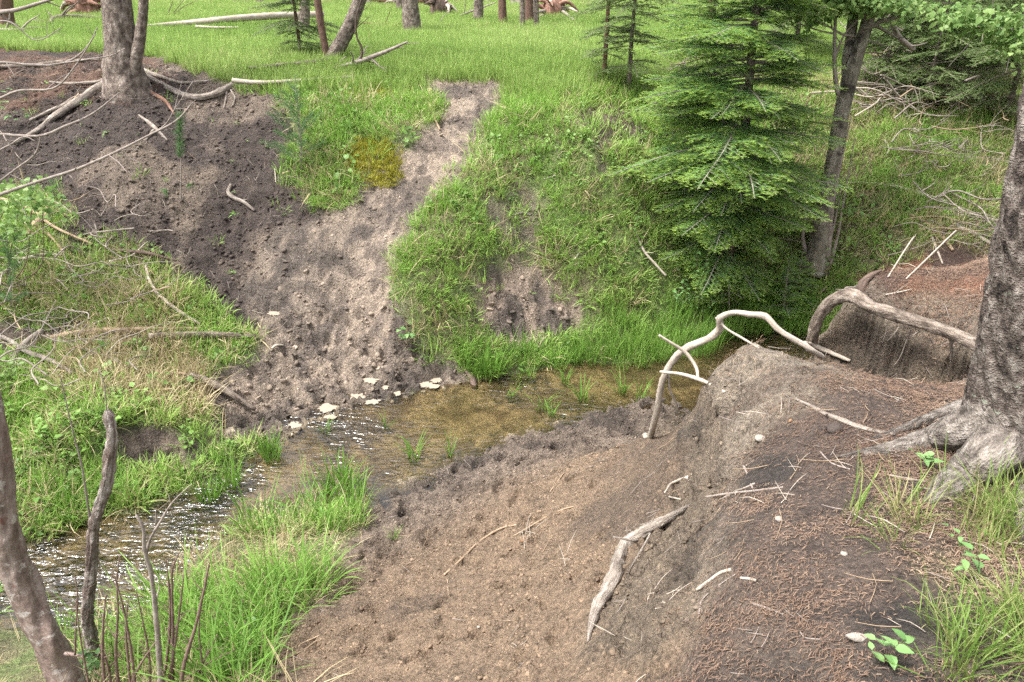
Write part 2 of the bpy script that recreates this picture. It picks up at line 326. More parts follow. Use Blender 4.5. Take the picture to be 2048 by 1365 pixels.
def mat_ground():
    t = NT('soil_mud_and_turf'); p = t.pos()
    c = t.attr('Col').outputs['Color']; wet = t.attr('wet').outputs['Fac']
    n1 = t.noise(p, 9, 3, 0.65); n2 = t.noise(p, 55, 2, 0.7); n3 = t.noise(p, 230, 1, 0.6)
    k = t.math('ADD', t.math('MULTIPLY', t.maprange(n1, 0.3, 0.7, -0.30, 0.30), 1), t.math('ADD', t.maprange(n2, 0.3, 0.7, -0.46, 0.46), t.maprange(n3, 0.25, 0.75, -0.16, 0.16)))
    k = t.math('ADD', k, 1.0); cc = t.new('CombineColor'); [t.l.new(k, cc.inputs[i]) for i in range(3)]
    colr = t.mix(1.0, c, cc.outputs[0], 'MULTIPLY')
    # pale grit and dark crumbs
    v = t.new('TexVoronoi', Scale=120.0); t.l.new(p, v.inputs['Vector'])
    crumb = t.maprange(v.outputs['Distance'], 0.10, 0.2, 1, 0); pick = t.new('SeparateColor'); t.l.new(v.outputs['Color'], pick.inputs[0])
    colr = t.mix(t.math('MULTIPLY', crumb, t.maprange(pick.outputs[0], 0.80, 0.86, 0, 0.45)), colr, t.mix(1.0, colr, (1.9, 1.85, 1.75), 'MULTIPLY'))
    colr = t.mix(t.math('MULTIPLY', crumb, t.maprange(pick.outputs[1], 0.70, 0.76, 0, 0.75)), colr, t.mix(1.0, colr, (0.35, 0.33, 0.3), 'MULTIPLY'))
    h = t.noise(p, 42, 4, 0.72)
    nm = t.bump(h, 1.0, 0.045)
    return t.surf(colr, t.maprange(wet, 0, 1, 0.92, 0.36), nm, 0.35)
# ------------------------------------------------------------------ ground sheet
def lerp(a, b, t): return a + (b - a) * t[..., None]
def C(*v): return np.array(v, float)
nz = lambda s, k, o=4: np.clip(0.5 + 0.9 * fbm(GX * s, GY * s, k, o), 0, 1)
colr = np.broadcast_to(C(0.125, 0.165, 0.055), GX.shape + (3,)).copy()
colr = lerp(colr, C(0.16, 0.135, 0.08), sst(0.45, 0.75, nz(2.5, 201)) * 0.8)                       # dead thatch between the blades
wet = np.zeros_like(GX)
colr = np.where((near & (base > 0.3) & (GX > -0.2))[..., None], C(0.115, 0.09, 0.07), colr)
def lay(m, a, b, blend, wt=0.0):
    global colr, wet
    c = lerp(np.broadcast_to(a, GX.shape + (3,)), b, blend); colr = colr * (1 - m[..., None]) + c * m[..., None]; wet = wet * (1 - m) + wt * m
rslope = sst(2.9, 3.6, GX) * (GY > 8.0) * sst(0.5, 0.8, base) * sst(2.5, 2.3, base)
lay(rslope * sst(0.35, 0.6, nz(1.5, 205)) * 0.8, C(0.15, 0.105, 0.076), C(0.085, 0.065, 0.05), nz(4, 206), 0)
lay(M['soil'], C(0.070, 0.053, 0.045), C(0.185, 0.145, 0.112), sst(0.52, 0.72, nz(1.6, 210)) * 0.9, 0.05)
lay(M['rootfoot'] * 0.85, C(0.13, 0.075, 0.052), C(0.06, 0.045, 0.038), sst(0.4, 0.7, nz(2.2, 211)), 0)
lay(M['mud'], C(0.262, 0.207, 0.160), C(0.092, 0.073, 0.059), sst(0.50, 0.74, nz(3.0, 220, 5)) * 0.85, 0.45)
lay(M['mud'] * sst(0.5, 0.68, nz(8, 224, 4)) * 0.6, C(0.075, 0.060, 0.051), C(0.12, 0.095, 0.08), nz(20, 225, 2), 0.5)
lay(M['patch'], C(0.24, 0.185, 0.145), C(0.10, 0.08, 0.066), sst(0.4, 0.7, nz(4, 221)), 0.2)
lay(M['scar'] * 0.8, C(0.16, 0.125, 0.1), C(0.09, 0.07, 0.06), nz(4, 222), 0.1)
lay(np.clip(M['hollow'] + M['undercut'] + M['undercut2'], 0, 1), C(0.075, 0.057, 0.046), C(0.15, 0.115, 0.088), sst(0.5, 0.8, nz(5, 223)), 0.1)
lay(M['sand'], C(0.195, 0.138, 0.092), C(0.130, 0.094, 0.067), sst(0.35, 0.7, nz(1.4, 230)), 0.06)
lay(M['sand'] * sst(0.45, 0.05, base) * 0.85, C(0.175, 0.138, 0.110), C(0.085, 0.067, 0.055), sst(0.45, 0.7, nz(5, 231)), 0.3)
lay(M['needle'], C(0.095, 0.070, 0.056), C(0.042, 0.035, 0.031), sst(0.42, 0.68, nz(2.0, 240)), 0)
lay(M['duff'], C(0.185, 0.090, 0.057), C(0.075, 0.048, 0.038), sst(0.45, 0.7, nz(3.0, 241)), 0)
lay(M['clay'], C(0.170, 0.131, 0.094), C(0.088, 0.069, 0.052), sst(0.48, 0.72, nz(2.4, 250)) * 0.9, 0)
lay(M['clay'] * sst(1.62, 1.74, base) * 0.8, C(0.26, 0.215, 0.165), C(0.17, 0.135, 0.105), sst(0.4, 0.7, nz(4, 251)), 0)
lay(M['tuftgrass'] * 0.7, C(0.12, 0.10, 0.06), C(0.06, 0.05, 0.035), nz(5, 255), 0)
lay(bed, C(0.300, 0.245, 0.160), C(0.130, 0.105, 0.072), sst(0.48, 0.70, nz(2.6, 260, 5)) * 0.85, 0.3)
lay(bed * sst(0.55, 0.7, nz(9, 262, 4)) * 0.7, C(0.10, 0.078, 0.05), C(0.16, 0.12, 0.075), nz(20, 263, 2), 0.3)
for nm_m, kf in (('mud', 1.0), ('soil', 0.76), ('sand', 0.93), ('clay', 0.86), ('needle', 0.85)):
    colr *= (1 - (1 - kf) * M[nm_m])[..., None]
# wet rim along the water
rim = sst(0.10, 0.015, GZ) * (1 - bed) * (GY < 9); colr *= (1 - 0.28 * rim)[..., None]; wet = np.maximum(wet, 0.75 * rim)
ny, nx = GX.shape
# steep cut faces crumble outwards as well as up and down
gl_ = steep + 1e-6; amp = np.clip(M['clay'] + 0.8 * M['soil'] + M['undercut'] + M['undercut2'], 0, 1) * sst(0.45, 1.0, steep) * 0.065
n3_ = (0.5 * fbm(GX * 8, GZ * 10, 501, 4, 0.6) + 0.5 * fbm(GY * 8 + 4, GZ * 10, 502, 4, 0.6) + 0.35 * fbm(GZ * 22 + 0.8 * GX, GX * 1.5 + GY * 1.5, 503, 2)) * amp
V = np.c_[(GX - dzx / gl_ * n3_).ravel(), (GY - dzy / gl_ * n3_).ravel(), GZ.ravel()]
ii = (np.arange(ny - 1)[:, None] * nx + np.arange(nx - 1)[None, :]).ravel()
me = np_mesh('ground', V, np.c_[ii, ii + 1, ii + nx + 1, ii + nx], mat_ground())
add_attr(me, 'Col', np.c_[np.clip(colr, 0, 1).reshape(-1, 3), np.ones(nx * ny)], 'FLOAT_COLOR'); add_attr(me, 'wet', wet.ravel())
put(link('ground', me), 'mud banks, needle litter and grassy soil of the stream cut and meadow', kind='structure')

# ------------------------------------------------------------------ water
def mat_water():
    t = NT('shallow_stream_water'); p = t.pos()
    mp = t.new('Mapping'); t.l.new(p, mp.inputs['Vector']); mp.inputs['Rotation'].default_value = (0, 0, R(-35)); mp.inputs['Scale'].default_value = (0.6, 1.4, 1)
    a = t.noise(mp.outputs[0], 13, 1.5, 0.5, 0.8); b = t.noise(p, 38, 1, 0.5, 0.3)
    fl = t.maprange(t.noise(p, 0.9, 2), 0.40, 0.62, 0.10, 1.0)                              # calm stretches and riffles
    xs = t.new('SeparateXYZ'); t.l.new(p, xs.inputs[0]); rif = t.maprange(xs.outputs[0], -1.0, -2.4, 0.45, 1.7)
    h = t.math('MULTIPLY', t.math('ADD', t.math('MULTIPLY', a, 1.0), t.math('MULTIPLY', b, 0.25)), t.math('MULTIPLY', fl, rif))
    nm = t.bump(h, 1.0, 0.06)
    gl = t.new('BsdfGlossy', Roughness=0.16); gl.inputs['Color'].default_value = (1, 1, 1, 1); t.l.new(nm, gl.inputs['Normal'])
    tr = t.new('BsdfTransparent'); tr.inputs['Color'].default_value = (0.86, 0.80, 0.66, 1)
    fr = t.new('Fresnel', IOR=1.75); t.l.new(nm, fr.inputs['Normal'])
    mx = t.new('MixShader'); t.l.new(t.math('MULTIPLY', fr.outputs[0], 1.0, True), mx.inputs[0]); t.l.new(tr.outputs[0], mx.inputs[1]); t.l.new(gl.outputs[0], mx.inputs[2])
    t.l.new(mx.outputs[0], t.out.inputs['Surface']); return t.m
wx = np.linspace(-14, 8, 45); wy = np.linspace(1.5, 9.5, 30); WX, WY = np.meshgrid(wx, wy)
ii = (np.arange(29)[:, None] * 45 + np.arange(44)[None, :]).ravel()
wm = np_mesh('stream_water', np.c_[WX.ravel(), WY.ravel(), np.zeros(WX.size)], np.c_[ii, ii + 1, ii + 46, ii + 45], mat_water())
put(link('stream_water', wm), 'shallow clear brown stream water running past the mud bank', kind='structure')
# ------------------------------------------------------------------ wood: tubes that taper, bend and carry bark relief
def catmull(P, R_, step):
    P = [np.array(p, float) for p in P]; n = len(P)
    if n == 2: P = [P[0], (P[0] + P[1]) / 2, P[1]]; R_ = [R_[0], (R_[0] + R_[1]) / 2, R_[1]]; n = 3
    out, rr = [], []; h = [max(1e-6, np.linalg.norm(P[i+1] - P[i])) for i in range(n - 1)]; sl_ = [(P[i+1] - P[i]) / h[i] for i in range(n - 1)]
    m = [sl_[0]] + [(sl_[i-1] * h[i] + sl_[i] * h[i-1]) / (h[i] + h[i-1]) for i in range(1, n - 1)] + [sl_[-1]]
    for i in range(n - 1):
        k = max(2, int(h[i] / step))
        for j in range(k):
            t = j / k; t2 = t * t; t3 = t2 * t
            out.append((2*t3-3*t2+1) * P[i] + (t3-2*t2+t) * h[i] * m[i] + (3*t2-2*t3) * P[i+1] + (t3-t2) * h[i] * m[i+1]); rr.append(R_[i] + (R_[i+1] - R_[i]) * t)
    out.append(P[-1]); rr.append(R_[-1])
    return np.array(out), np.array(rr)
class Geo:
    def __init__(s): s.V, s.F, s.B, s.k = [], [], [], 0
    def tube(s, P, R_, sides=8, step=None, rough=0.08, seed=0, ridge=0.0, ridge_n=9, knot=0.0, flat=None, endcap=True, flare=None):
        R_ = list(R_) if hasattr(R_, '__len__') else [R_] * len(P)
        if len(R_) == 2 and len(P) > 2: R_ = list(np.linspace(R_[0], R_[1], len(P)))
        step = step or max(0.012, np.mean(R_) * 1.2)
        C_, r = catmull(P, R_, step); n = len(C_)
        T = np.gradient(C_, axis=0); T /= np.linalg.norm(T, axis=1)[:, None] + 1e-9
        ref = np.array([0, 0, 1.0]) if abs(T[0][2]) < 0.8 else np.array([0, 1.0, 0])
        N = np.cross(T[0], ref); N /= np.linalg.norm(N); rings = []; L = np.r_[0, np.cumsum(np.linalg.norm(np.diff(C_, axis=0), axis=1))]
        th = np.linspace(0, 2 * np.pi, sides, endpoint=False); Rm = float(np.mean(r)); bk = []
        for i in range(n):
            N = N - T[i] * np.dot(N, T[i]); N /= np.linalg.norm(N) + 1e-9; Bn = np.cross(T[i], N)
            cx = np.cos(th) * 2; cy = np.sin(th) * 2
            rad = r[i] * (1 + rough * 2 * (vnoise(cx + 11 + seed * 3.1, cy + L[i] / (Rm * 2.2 + 1e-4) + 7, seed) - 0.5))
            if knot: rad = rad * (1 + knot * np.maximum(0, vnoise(cx * 0.6 + seed, cy * 0.6 + L[i] / (Rm * 4), seed + 5) - 0.62) * 3)
            if ridge:
                a = np.abs(vnoise(th * ridge_n / 6.2832 * 1.0 + 0.6 * vnoise(th, np.full(sides, L[i] / Rm * 2), seed + 8), np.full(sides, L[i] / (Rm * 1.1)) + th, seed + 3) - 0.5) * 2
                a2 = np.abs(vnoise(cx * 4, cy * 4 + L[i] / (Rm * 0.35), seed + 9) - 0.5) * 2
                rad = rad * (1 + ridge * (np.minimum(a, 0.5) + 0.5 * a2 - 0.5))
            if flare is not None: rad = rad * flare(L[i] / L[-1], th)
            k = 1.0 if flat is None else flat
            rings.append(C_[i] + rad[:, None] * (np.cos(th)[:, None] * N + k * np.sin(th)[:, None] * Bn))
            bk.append(np.c_[np.cos(th) * Rm, np.sin(th) * Rm, np.full(sides, L[i])])
        if endcap:
            for e, kk in ((0, -1), (-1, 1)):
                ring = np.repeat(C_[e][None] + T[e] * kk * r[e] * 0.15, sides, 0); b = bk[e]
                if e == 0: rings.insert(0, ring); bk.insert(0, b)
                else: rings.append(ring); bk.append(b)
        m = len(rings); idx = s.k + np.arange(m * sides).reshape(m, sides); nx_ = np.roll(idx, -1, axis=1)
        s.F.append(np.stack([idx[:-1], nx_[:-1], nx_[1:], idx[1:]], -1).reshape(-1, 4)); s.V.append(np.concatenate(rings)); s.B.append(np.concatenate(bk)); s.k += m * sides
        return C_, r
    def twigs(s, C_, r, n, ln, seed=0, up=0.5, r0=None, lo=0.25, sides=5, fork=True):
        g = random.Random(seed)
        for _ in range(n):
            i = min(len(C_) - 1, int((lo + (1 - lo) * g.random()) * (len(C_) - 1))); T = C_[min(i+1, len(C_)-1)] - C_[max(i-1, 0)]; T /= np.linalg.norm(T) + 1e-9
            d = np.array([g.gauss(0, 1), g.gauss(0, 1), g.gauss(0, 1) + up]); d -= T * np.dot(d, T); d /= np.linalg.norm(d) + 1e-9; d = d * 0.8 + T * 0.6
            l = ln * (0.4 + 0.8 * g.random()); p0 = C_[i]; q = np.array([g.gauss(0, .18), g.gauss(0, .18), g.gauss(0, .18) + 0.1 * up])
            p1 = p0 + d * l * 0.5; p2 = p1 + (d + q) * l * 0.5; rr = min(r[i] * 0.55, r0 or 1)
            c2, r2 = s.tube([p0, p1, p2], [rr, rr * 0.7, rr * 0.35], sides, seed=g.randint(0, 99))
            if fork and l > 0.12 and g.random() < 0.6: s.twigs(c2, r2, 1 + (g.random() < .4), l * 0.5, g.randint(0, 9999), up, None, 0.4, 4, False)
    def data(s, name, mat, origin=(0, 0, 0)):
        V = np.concatenate(s.V) - np.array(origin)[None]; me = np_mesh(name, V, np.concatenate(s.F), mat)
        add_attr(me, 'bk', np.concatenate(s.B), 'FLOAT_VECTOR'); return me
    def build(s, name, mat, parent=None, origin=None):
        """a part of parent, or a thing of its own with its origin at its first point"""
        if parent is not None: o = link(name, s.data(name, mat, parent.location), parent)
        else:
            og = tuple(s.V[0].mean(0)) if origin is None else tuple(origin); o = link(name, s.data(name, mat, og)); o.location = og
        return o
def mat_wood(name, stops, sc_=30.0, stretch=0.12, rough=0.85, bump=0.6, bd=0.006, lichen=None, patch=None):
    t = NT(name); b = t.attr('bk').outputs['Vector']; sv = t.scaled(b, (1, 1, stretch))
    n = t.noise(sv, sc_, 4, 0.65); n2 = t.noise(b, 14, 3, 0.6); n3 = t.noise(b, 160, 2, 0.6)
    c = t.ramp(t.math('ADD', t.math('MULTIPLY', n, 0.6), t.math('MULTIPLY', n2, 0.4)), stops)
    k = t.maprange(n3, 0.3, 0.7, 0.75, 1.25); cc = t.new('CombineColor'); [t.l.new(k, cc.inputs[i]) for i in range(3)]; c = t.mix(1.0, c, cc.outputs[0], 'MULTIPLY')
    if patch: c = t.mix(t.maprange(t.noise(b, patch[1], 3, 0.6), patch[2], patch[2] + 0.08, 0, 0.85), c, patch[0])
    if lichen: c = t.mix(t.math('MULTIPLY', t.maprange(t.noise(b, lichen[1], 5, 0.7), lichen[2], lichen[2] + 0.05, 0, 0.9), t.maprange(n3, 0.35, 0.55, 0.3, 1)), c, lichen[0])
    nm = t.bump(t.math('ADD', n, t.math('MULTIPLY', n3, 0.3)), bump, bd)
    return t.surf(c, rough, nm, 0.25)
W_CONIFER = mat_wood('scaly_conifer_bark', [(0.37, (0.016, 0.012, 0.010)), (0.5, (0.115, 0.092, 0.078)), (0.63, (0.27, 0.235, 0.205))], 34, 0.6, bump=1.0, bd=0.04, lichen=((0.30, 0.33, 0.25), 16, 0.66))
W_NEARROOT = mat_wood('pale_scaly_root_bark', [(0.37, (0.045, 0.037, 0.031)), (0.5, (0.155, 0.132, 0.113)), (0.63, (0.31, 0.275, 0.243))], 40, 0.6, bump=1.0, bd=0.03, lichen=((0.40, 0.42, 0.33), 9, 0.64))
W_FAR = mat_wood('grey_brown_trunk_bark', [(0.36, (0.045, 0.034, 0.028)), (0.5, (0.165, 0.13, 0.108)), (0.64, (0.34, 0.29, 0.25))], 26, 0.4, bump=1.0, bd=0.03, lichen=((0.32, 0.36, 0.26), 5, 0.66))
W_RED = mat_wood('reddish_dark_trunk_bark', [(0.30, (0.06, 0.036, 0.028)), (0.6, (0.16, 0.095, 0.072)), (0.75, (0.24, 0.17, 0.14))], 40, 0.3, bump=0.9, bd=0.012)
W_ROOT = mat_wood('weathered_root_wood', [(0.36, (0.085, 0.068, 0.056)), (0.5, (0.22, 0.185, 0.155)), (0.64, (0.38, 0.335, 0.29))], 60, 0.1, bump=1.0, bd=0.015)
W_BARKROOT = mat_wood('brown_root_bark', [(0.36, (0.06, 0.045, 0.036)), (0.5, (0.175, 0.14, 0.112)), (0.64, (0.34, 0.285, 0.24))], 46, 0.3, bump=1.0, bd=0.02)
W_PALE = mat_wood('bleached_dead_wood', [(0.30, (0.20, 0.165, 0.13)), (0.5, (0.36, 0.31, 0.255)), (0.7, (0.50, 0.45, 0.39))], 80, 0.06, bump=0.5)
W_TAN = mat_wood('tan_dead_wood', [(0.30, (0.15, 0.10, 0.065)), (0.5, (0.29, 0.21, 0.14)), (0.7, (0.42, 0.33, 0.24))], 80, 0.06, bump=0.5)
W_DARK = mat_wood('dark_rotten_wood', [(0.30, (0.035, 0.026, 0.021)), (0.5, (0.10, 0.07, 0.055)), (0.7, (0.20, 0.145, 0.115))], 60, 0.1, bump=0.9)
W_TWIG = mat_wood('grey_brown_twig_bark', [(0.30, (0.12, 0.095, 0.08)), (0.5, (0.24, 0.20, 0.175)), (0.7, (0.36, 0.315, 0.28))], 90, 0.2, bump=0.4)
W_RTWIG = mat_wood('reddish_twig_bark', [(0.30, (0.085, 0.05, 0.042)), (0.5, (0.17, 0.11, 0.092)), (0.7, (0.26, 0.19, 0.165))], 90, 0.2, bump=0.4)
W_ALDER = mat_wood('mottled_alder_bark', [(0.30, (0.075, 0.05, 0.042)), (0.5, (0.185, 0.135, 0.115)), (0.7, (0.33, 0.28, 0.255))], 34, 0.14, bump=0.8, bd=0.008, lichen=((0.40, 0.36, 0.33), 12, 0.56), patch=((0.10, 0.038, 0.030), 7, 0.60))
W_ASPEN = mat_wood('smooth_grey_aspen_bark', [(0.34, (0.07, 0.06, 0.048)), (0.5, (0.175, 0.155, 0.122)), (0.66, (0.31, 0.285, 0.235))], 24, 0.25, bump=0.9, bd=0.02, lichen=((0.36, 0.39, 0.31), 11, 0.62), patch=((0.032, 0.027, 0.021), 4, 0.54))
W_SPLIT = mat_wood('split_dead_bark', [(0.36, (0.045, 0.03, 0.024)), (0.48, (0.14, 0.105, 0.088)), (0.6, (0.35, 0.31, 0.28))], 45, 0.05, bump=1.0, bd=0.02)
W_RUST = mat_wood('rotten_red_stump_wood', [(0.30, (0.055, 0.028, 0.02)), (0.5, (0.20, 0.105, 0.075)), (0.7, (0.45, 0.32, 0.25))], 40, 0.08, bump=0.9)

def PT(s, lift=0.0):
    return hit(s[0], s[1], lift) if len(s) == 2 else aty(*s)
def depth(p): return (Vector(p) - CAM).dot(_F)
def wr(p, wpx): return wpx * 0.5 * depth(p) / FPX      # photograph width in pixels -> radius in metres
def path(px, w_, lift=0.6):
    if not hasattr(w_, '__len__'): w_ = [w_] * len(px)
    if len(w_) == 2: w_ = list(np.linspace(w_[0], w_[1], len(px)))
    P, R_ = [], []
    for s, ww in zip(px, w_):
        p = PT(s); r = wr(p, ww); P.append(Vector((p.x, p.y, p.z + (r * lift if len(s) == 2 else 0)))); R_.append(r)
    return P, R_
def stick(name, label, px, w_, mat, cat, group=None, tw=0, tl=0.2, sides=7, seed=None, parent=None, lift=0.6, **kw):
    seed = seed if seed is not None else (int(px[0][0] * 7 + px[0][1] * 13) % 997)
    P, R_ = path(px, w_, lift); g = Geo(); c, r = g.tube(P, R_, sides, seed=seed, **kw)
    if tw: g.twigs(c, r, tw, tl, seed)
    o = g.build(name, mat, parent)
    if parent is None: put(o, label, cat, group)
    return o

# ------------------------------------------------------------------ big conifer by the camera, right
Y0 = 2.62
b0 = hit(2050, 960); t = empty('conifer_tree', (b0.x, b0.y, float(H(b0.x, b0.y))), 'large scaly barked conifer trunk with lichen rising from the needle covered bank', 'tree')
g = Geo()
tp = [aty(2056, 1010, Y0), aty(2052, 930, Y0), aty(2060, 850, Y0), aty(2070, 760, Y0), aty(2090, 600, Y0), aty(2122, 420, Y0), aty(2166, 200, Y0), aty(2205, 0, Y0)]
tr_ = [0.30, 0.268, 0.222, 0.202, 0.185, 0.176, 0.167, 0.160]
dv = (tp[-1] - tp[-2]).normalized(); tp.append(tp[-1] + dv * 4); tr_.append(0.12)
def fl(a, th): return 1 + 0.20 * np.exp(-a * 26) * np.cos(5 * th + 1.0)
g.tube(tp, tr_, 112, step=0.016, rough=0.05, seed=4, ridge=0.16, ridge_n=26, flare=fl); g.build('trunk', W_CONIFER, t)
for k, (px, ww) in enumerate([([(2010,880,2.55),(1975,915,2.45),(1935,955),(1895,985),(1852,1008)], (120,100,84,66,20)), ([(2000,830,2.62),(1930,858,2.66),(1860,882),(1780,900),(1672,916)], (150,90,56,34,8)), ([(2010,830,2.7),(1930,826),(1870,838),(1800,862),(1740,880)], (110,60,34,20,8)), ([(2060,1000,2.4),(2070,1060),(2090,1130)], (120,80,50))]):
    P, R_ = path(px, ww, 0.1); g = Geo(); g.tube(P, R_, 36, step=0.012, rough=0.08, seed=20 + k, ridge=0.16, ridge_n=9, flat=0.85); g.build('root', W_NEARROOT, t)

# roots of the near bank, washed out of the soil
stick('arched_root', 'long bleached root arching out of the clay nose and back to the ground', [(1288,876),(1316,812,4.36),(1328,755,4.3),(1350,716,4.26),(1378,694,4.22),(1420,676,4.18),(1440,657,4.15),(1440,636,4.12),(1458,627,4.1),(1500,629,4.05),(1530,633,4.02),(1553,656,3.98),(1600,686,3.93),(1650,704),(1700,724)], (10,13,13,13,15,15,14,13,11,11,13,12,11,10,6), W_PALE, 'root', sides=14, ridge=0.3, ridge_n=5, rough=0.16)
stick('forked_root', 'bleached root stub crossing the arch above its lower end', [(1318,671,4.2),(1345,688,4.2),(1372,706,4.2),(1392,735,4.15),(1396,756,4.05)], (5,6,8,7,6), W_PALE, 'root', sides=9)
stick('broken_root', 'horizontal bleached root end sticking out of the clay nose', [(1321,744,4.25),(1358,748,4.15),(1395,758,4.02),(1450,786)], (6,7,9,6), W_PALE, 'root', sides=9)
stick('short_root', 'straight reddish tipped root leaning from the arch top onto the mound', [(1432,635,4.14),(1452,657,4.1),(1480,674,4.04),(1508,688)], (6,5,5,4), W_PALE, 'root', sides=8)
stick('hanging_root', 'thin pale root dangling inside the big root arch', [(1337,752,4.3),(1340,782,4.32),(1350,802,4.34),(1358,824,4.36)], (6,5,4,2), W_PALE, 'root', sides=6)
t = empty('mound_root', hit(1700, 640), 'thick barked root bridging the eroded edge of the needle covered mound', 'root')
P, R_ = path([(1622,700,5.05),(1630,655,5.0),(1648,618,4.95),(1680,594,4.9),(1702,592,4.86),(1735,610,4.74),(1790,630,4.56),(1850,648,4.4),(1905,668,4.24),(1962,692,4.05),(2040,720,3.85)], (20,22,23,25,27,26,25,25,26,26,27), 0)
g = Geo(); cc_, rr_ = g.tube(P, R_, 26, step=0.014, rough=0.14, seed=31, ridge=0.22, ridge_n=8); rb_ = g.build('root_bark', W_BARKROOT, t)
for k, px in enumerate([[(1775,655,4.6),(1770,672,4.6),(1764,688,4.6)], [(1800,652,4.52),(1788,668,4.5),(1775,682,4.5)], [(1822,660,4.5),(1810,690,4.5),(1800,715,4.5),(1788,732,4.5)], [(1860,676,4.4),(1866,690,4.38),(1868,702,4.38)], [(1902,672,4.25),(1903,700,4.25),(1902,722,4.26)], [(1840,664,4.42),(1830,668,4.4),(1824,676,4.4)], [(1700,590,4.9),(1690,578,4.92),(1712,575,4.92)]]):
    P, R_ = path(px, (9, 5) if k == 4 else (6, 4) if k == 6 else (3, 1.6), 0); g = Geo(); c, r = g.tube(P, R_, 6, seed=k)
    if k != 4: g.twigs(c, r, 2, 0.06, k + 60, -0.6)
    ro_ = g.build('rootlet', W_ROOT, t); ro_.parent = rb_
t = empty('slope_root', hit(1300, 1080), 'twisted grey root curving down the clay slope towards the camera', 'root')
P, R_ = path([(1392,1008),(1352,1032),(1320,1052),(1285,1072),(1255,1093),(1240,1120),(1228,1160),(1214,1190),(1194,1222),(1182,1258),(1176,1285)], (6,13,20,23,25,26,27,28,24,15,5), 0.8)
g = Geo(); g.tube(P, R_, 22, step=0.01, rough=0.16, seed=41, ridge=0.2, ridge_n=7); g.build('root_wood', W_ROOT, t)
for px in ([(1288,1076),(1286,1095,2.74),(1272,1118,2.72),(1258,1148)], [(1268,1078),(1246,1078,2.86),(1226,1074,2.88)]):
    P, R_ = path(px, (6, 3)); g = Geo(); g.tube(P, R_, 7); g.build('rootlet', W_ROOT, t)
stick('surface_root', 'bleached root lying along the top of the needle covered bank', [(1592,801),(1622,815),(1650,830),(1690,846),(1730,860),(1786,872)], (6,9,10,11,11,8), W_ROOT, 'root', sides=10, rough=0.2, lift=0.5, tw=2, tl=0.05)
for k, (px, ww, lb) in enumerate([
  ([(1394,1182),(1420,1163),(1440,1148),(1462,1141)], (8,7), 'pale peeled twig lying on the clay slope beside the dark hollow'),
  ([(1481,1158),(1500,1160),(1512,1163)], (6,7), 'short pale stick stub beside the black soil hollow'),
  ([(1502,1208),(1530,1216),(1566,1230)], (5,4), 'thin broken stick under the black soil hollow'),
  ([(1440,1000),(1470,986),(1510,968)], (3,4), 'straight twig on the bank top pointing at the lichen stick'),
  ([(1402,998),(1450,990),(1520,982),(1566,976)], (6,4), 'lichen covered stick lying across the bank top'),
  ([(1475,910),(1490,940),(1505,978)], (6,4), 'brown twig pointing down the bank towards the lichen stick'),
  ([(1780,953),(1830,962),(1880,968),(1930,978)], (6,5), 'brown stick crossing the end of the big tree root'),
  ([(1330,985,2.98),(1352,965),(1376,958)], (4,9), 'pale knob ended root poking out of the clay edge'),
  ([(1398,1230),(1405,1200),(1440,1170),(1470,1150)], (4,2), 'long thin root thread hanging below the peeled twig'),
  ([(1340,995),(1352,998),(1362,1000)], (4,3), 'tiny pale root tip under the knob ended root'),
  ([(1600,1265),(1608,1275),(1640,1280)], (4,3), 'small dark crooked twig near the leafy seedling'),
  ([(1790,870),(1760,880),(1720,888)], (4,2), 'fine twig running from the tree root to the surface root'),
  ([(1640,905),(1668,930),(1700,940)], (4,3), 'thin tan stick in the needles below the tree root')]):
    stick('fallen_twig', lb, px, ww, W_PALE if k in (0, 1, 7, 9) else W_TWIG, 'twig', 'twigs on the near bank', sides=7, tw=1 if k > 1 else 0, tl=0.06)
for k, (px, ww, lb) in enumerate([
  ([(888,1152),(925,1118),(965,1080),(1008,1056),(1048,1050)], (5,4), 'long bent straw stalk lying on the sandy slope'),
  ([(1030,1072),(1070,1048),(1120,1022),(1148,1014)], (3,3), 'second straw stalk above the long bent one'),
  ([(895,1160),(897,1190)], (3,2), 'short straw piece below the long bent stalk'),
  ([(1100,985),(1118,960),(1128,946)], (3,2), 'upright thin straw leaning on the sandy slope'),
  ([(480,1360),(560,1312),(600,1290),(640,1272)], (4,3), 'long dry reed stalk on the mud at the foreground grass edge'),
  ([(560,1325),(600,1305),(655,1265)], (3,3), 'dry stalk parallel to the reed near the foreground grass')]):
    stick('straw_stalk', lb, px, ww, W_TAN, 'straw', 'dry stalks on the sandy slope', sides=6)

# ------------------------------------------------------------------ tree on the far bank, left
bb = hit(250, 178); YB = bb.y
t = empty('conifer_tree', bb, 'double stemmed conifer with spreading bare roots on the far bank edge', 'tree')
def trunk_pts(px, Yc, up, r_end):
    P = [aty(a, b, Yc) for a, b, _ in px]; R_ = [wr(p, q[2]) for p, q in zip(P, px)]
    d_ = (P[-1] - P[-2]).normalized(); P.append(P[-1] + d_ * up); R_.append(r_end); return P, R_
P, R_ = trunk_pts([(262,235,104),(258,190,96),(252,165,84),(247,140,76),(243,100,65),(238,60,60),(232,0,54)], YB, 5, 0.12)
g = Geo(); g.tube(P, R_, 48, step=0.03, rough=0.06, seed=51, ridge=0.16, ridge_n=16); g.build('trunk', W_FAR, t)
P, R_ = trunk_pts([(258,175,30),(272,120,24),(281,68,21),(288,0,18)], YB - 0.1, 4, 0.04)
g = Geo(); g.tube(P, R_, 16, step=0.04, seed=52, ridge=0.1); g.build('second_stem', W_FAR, t)
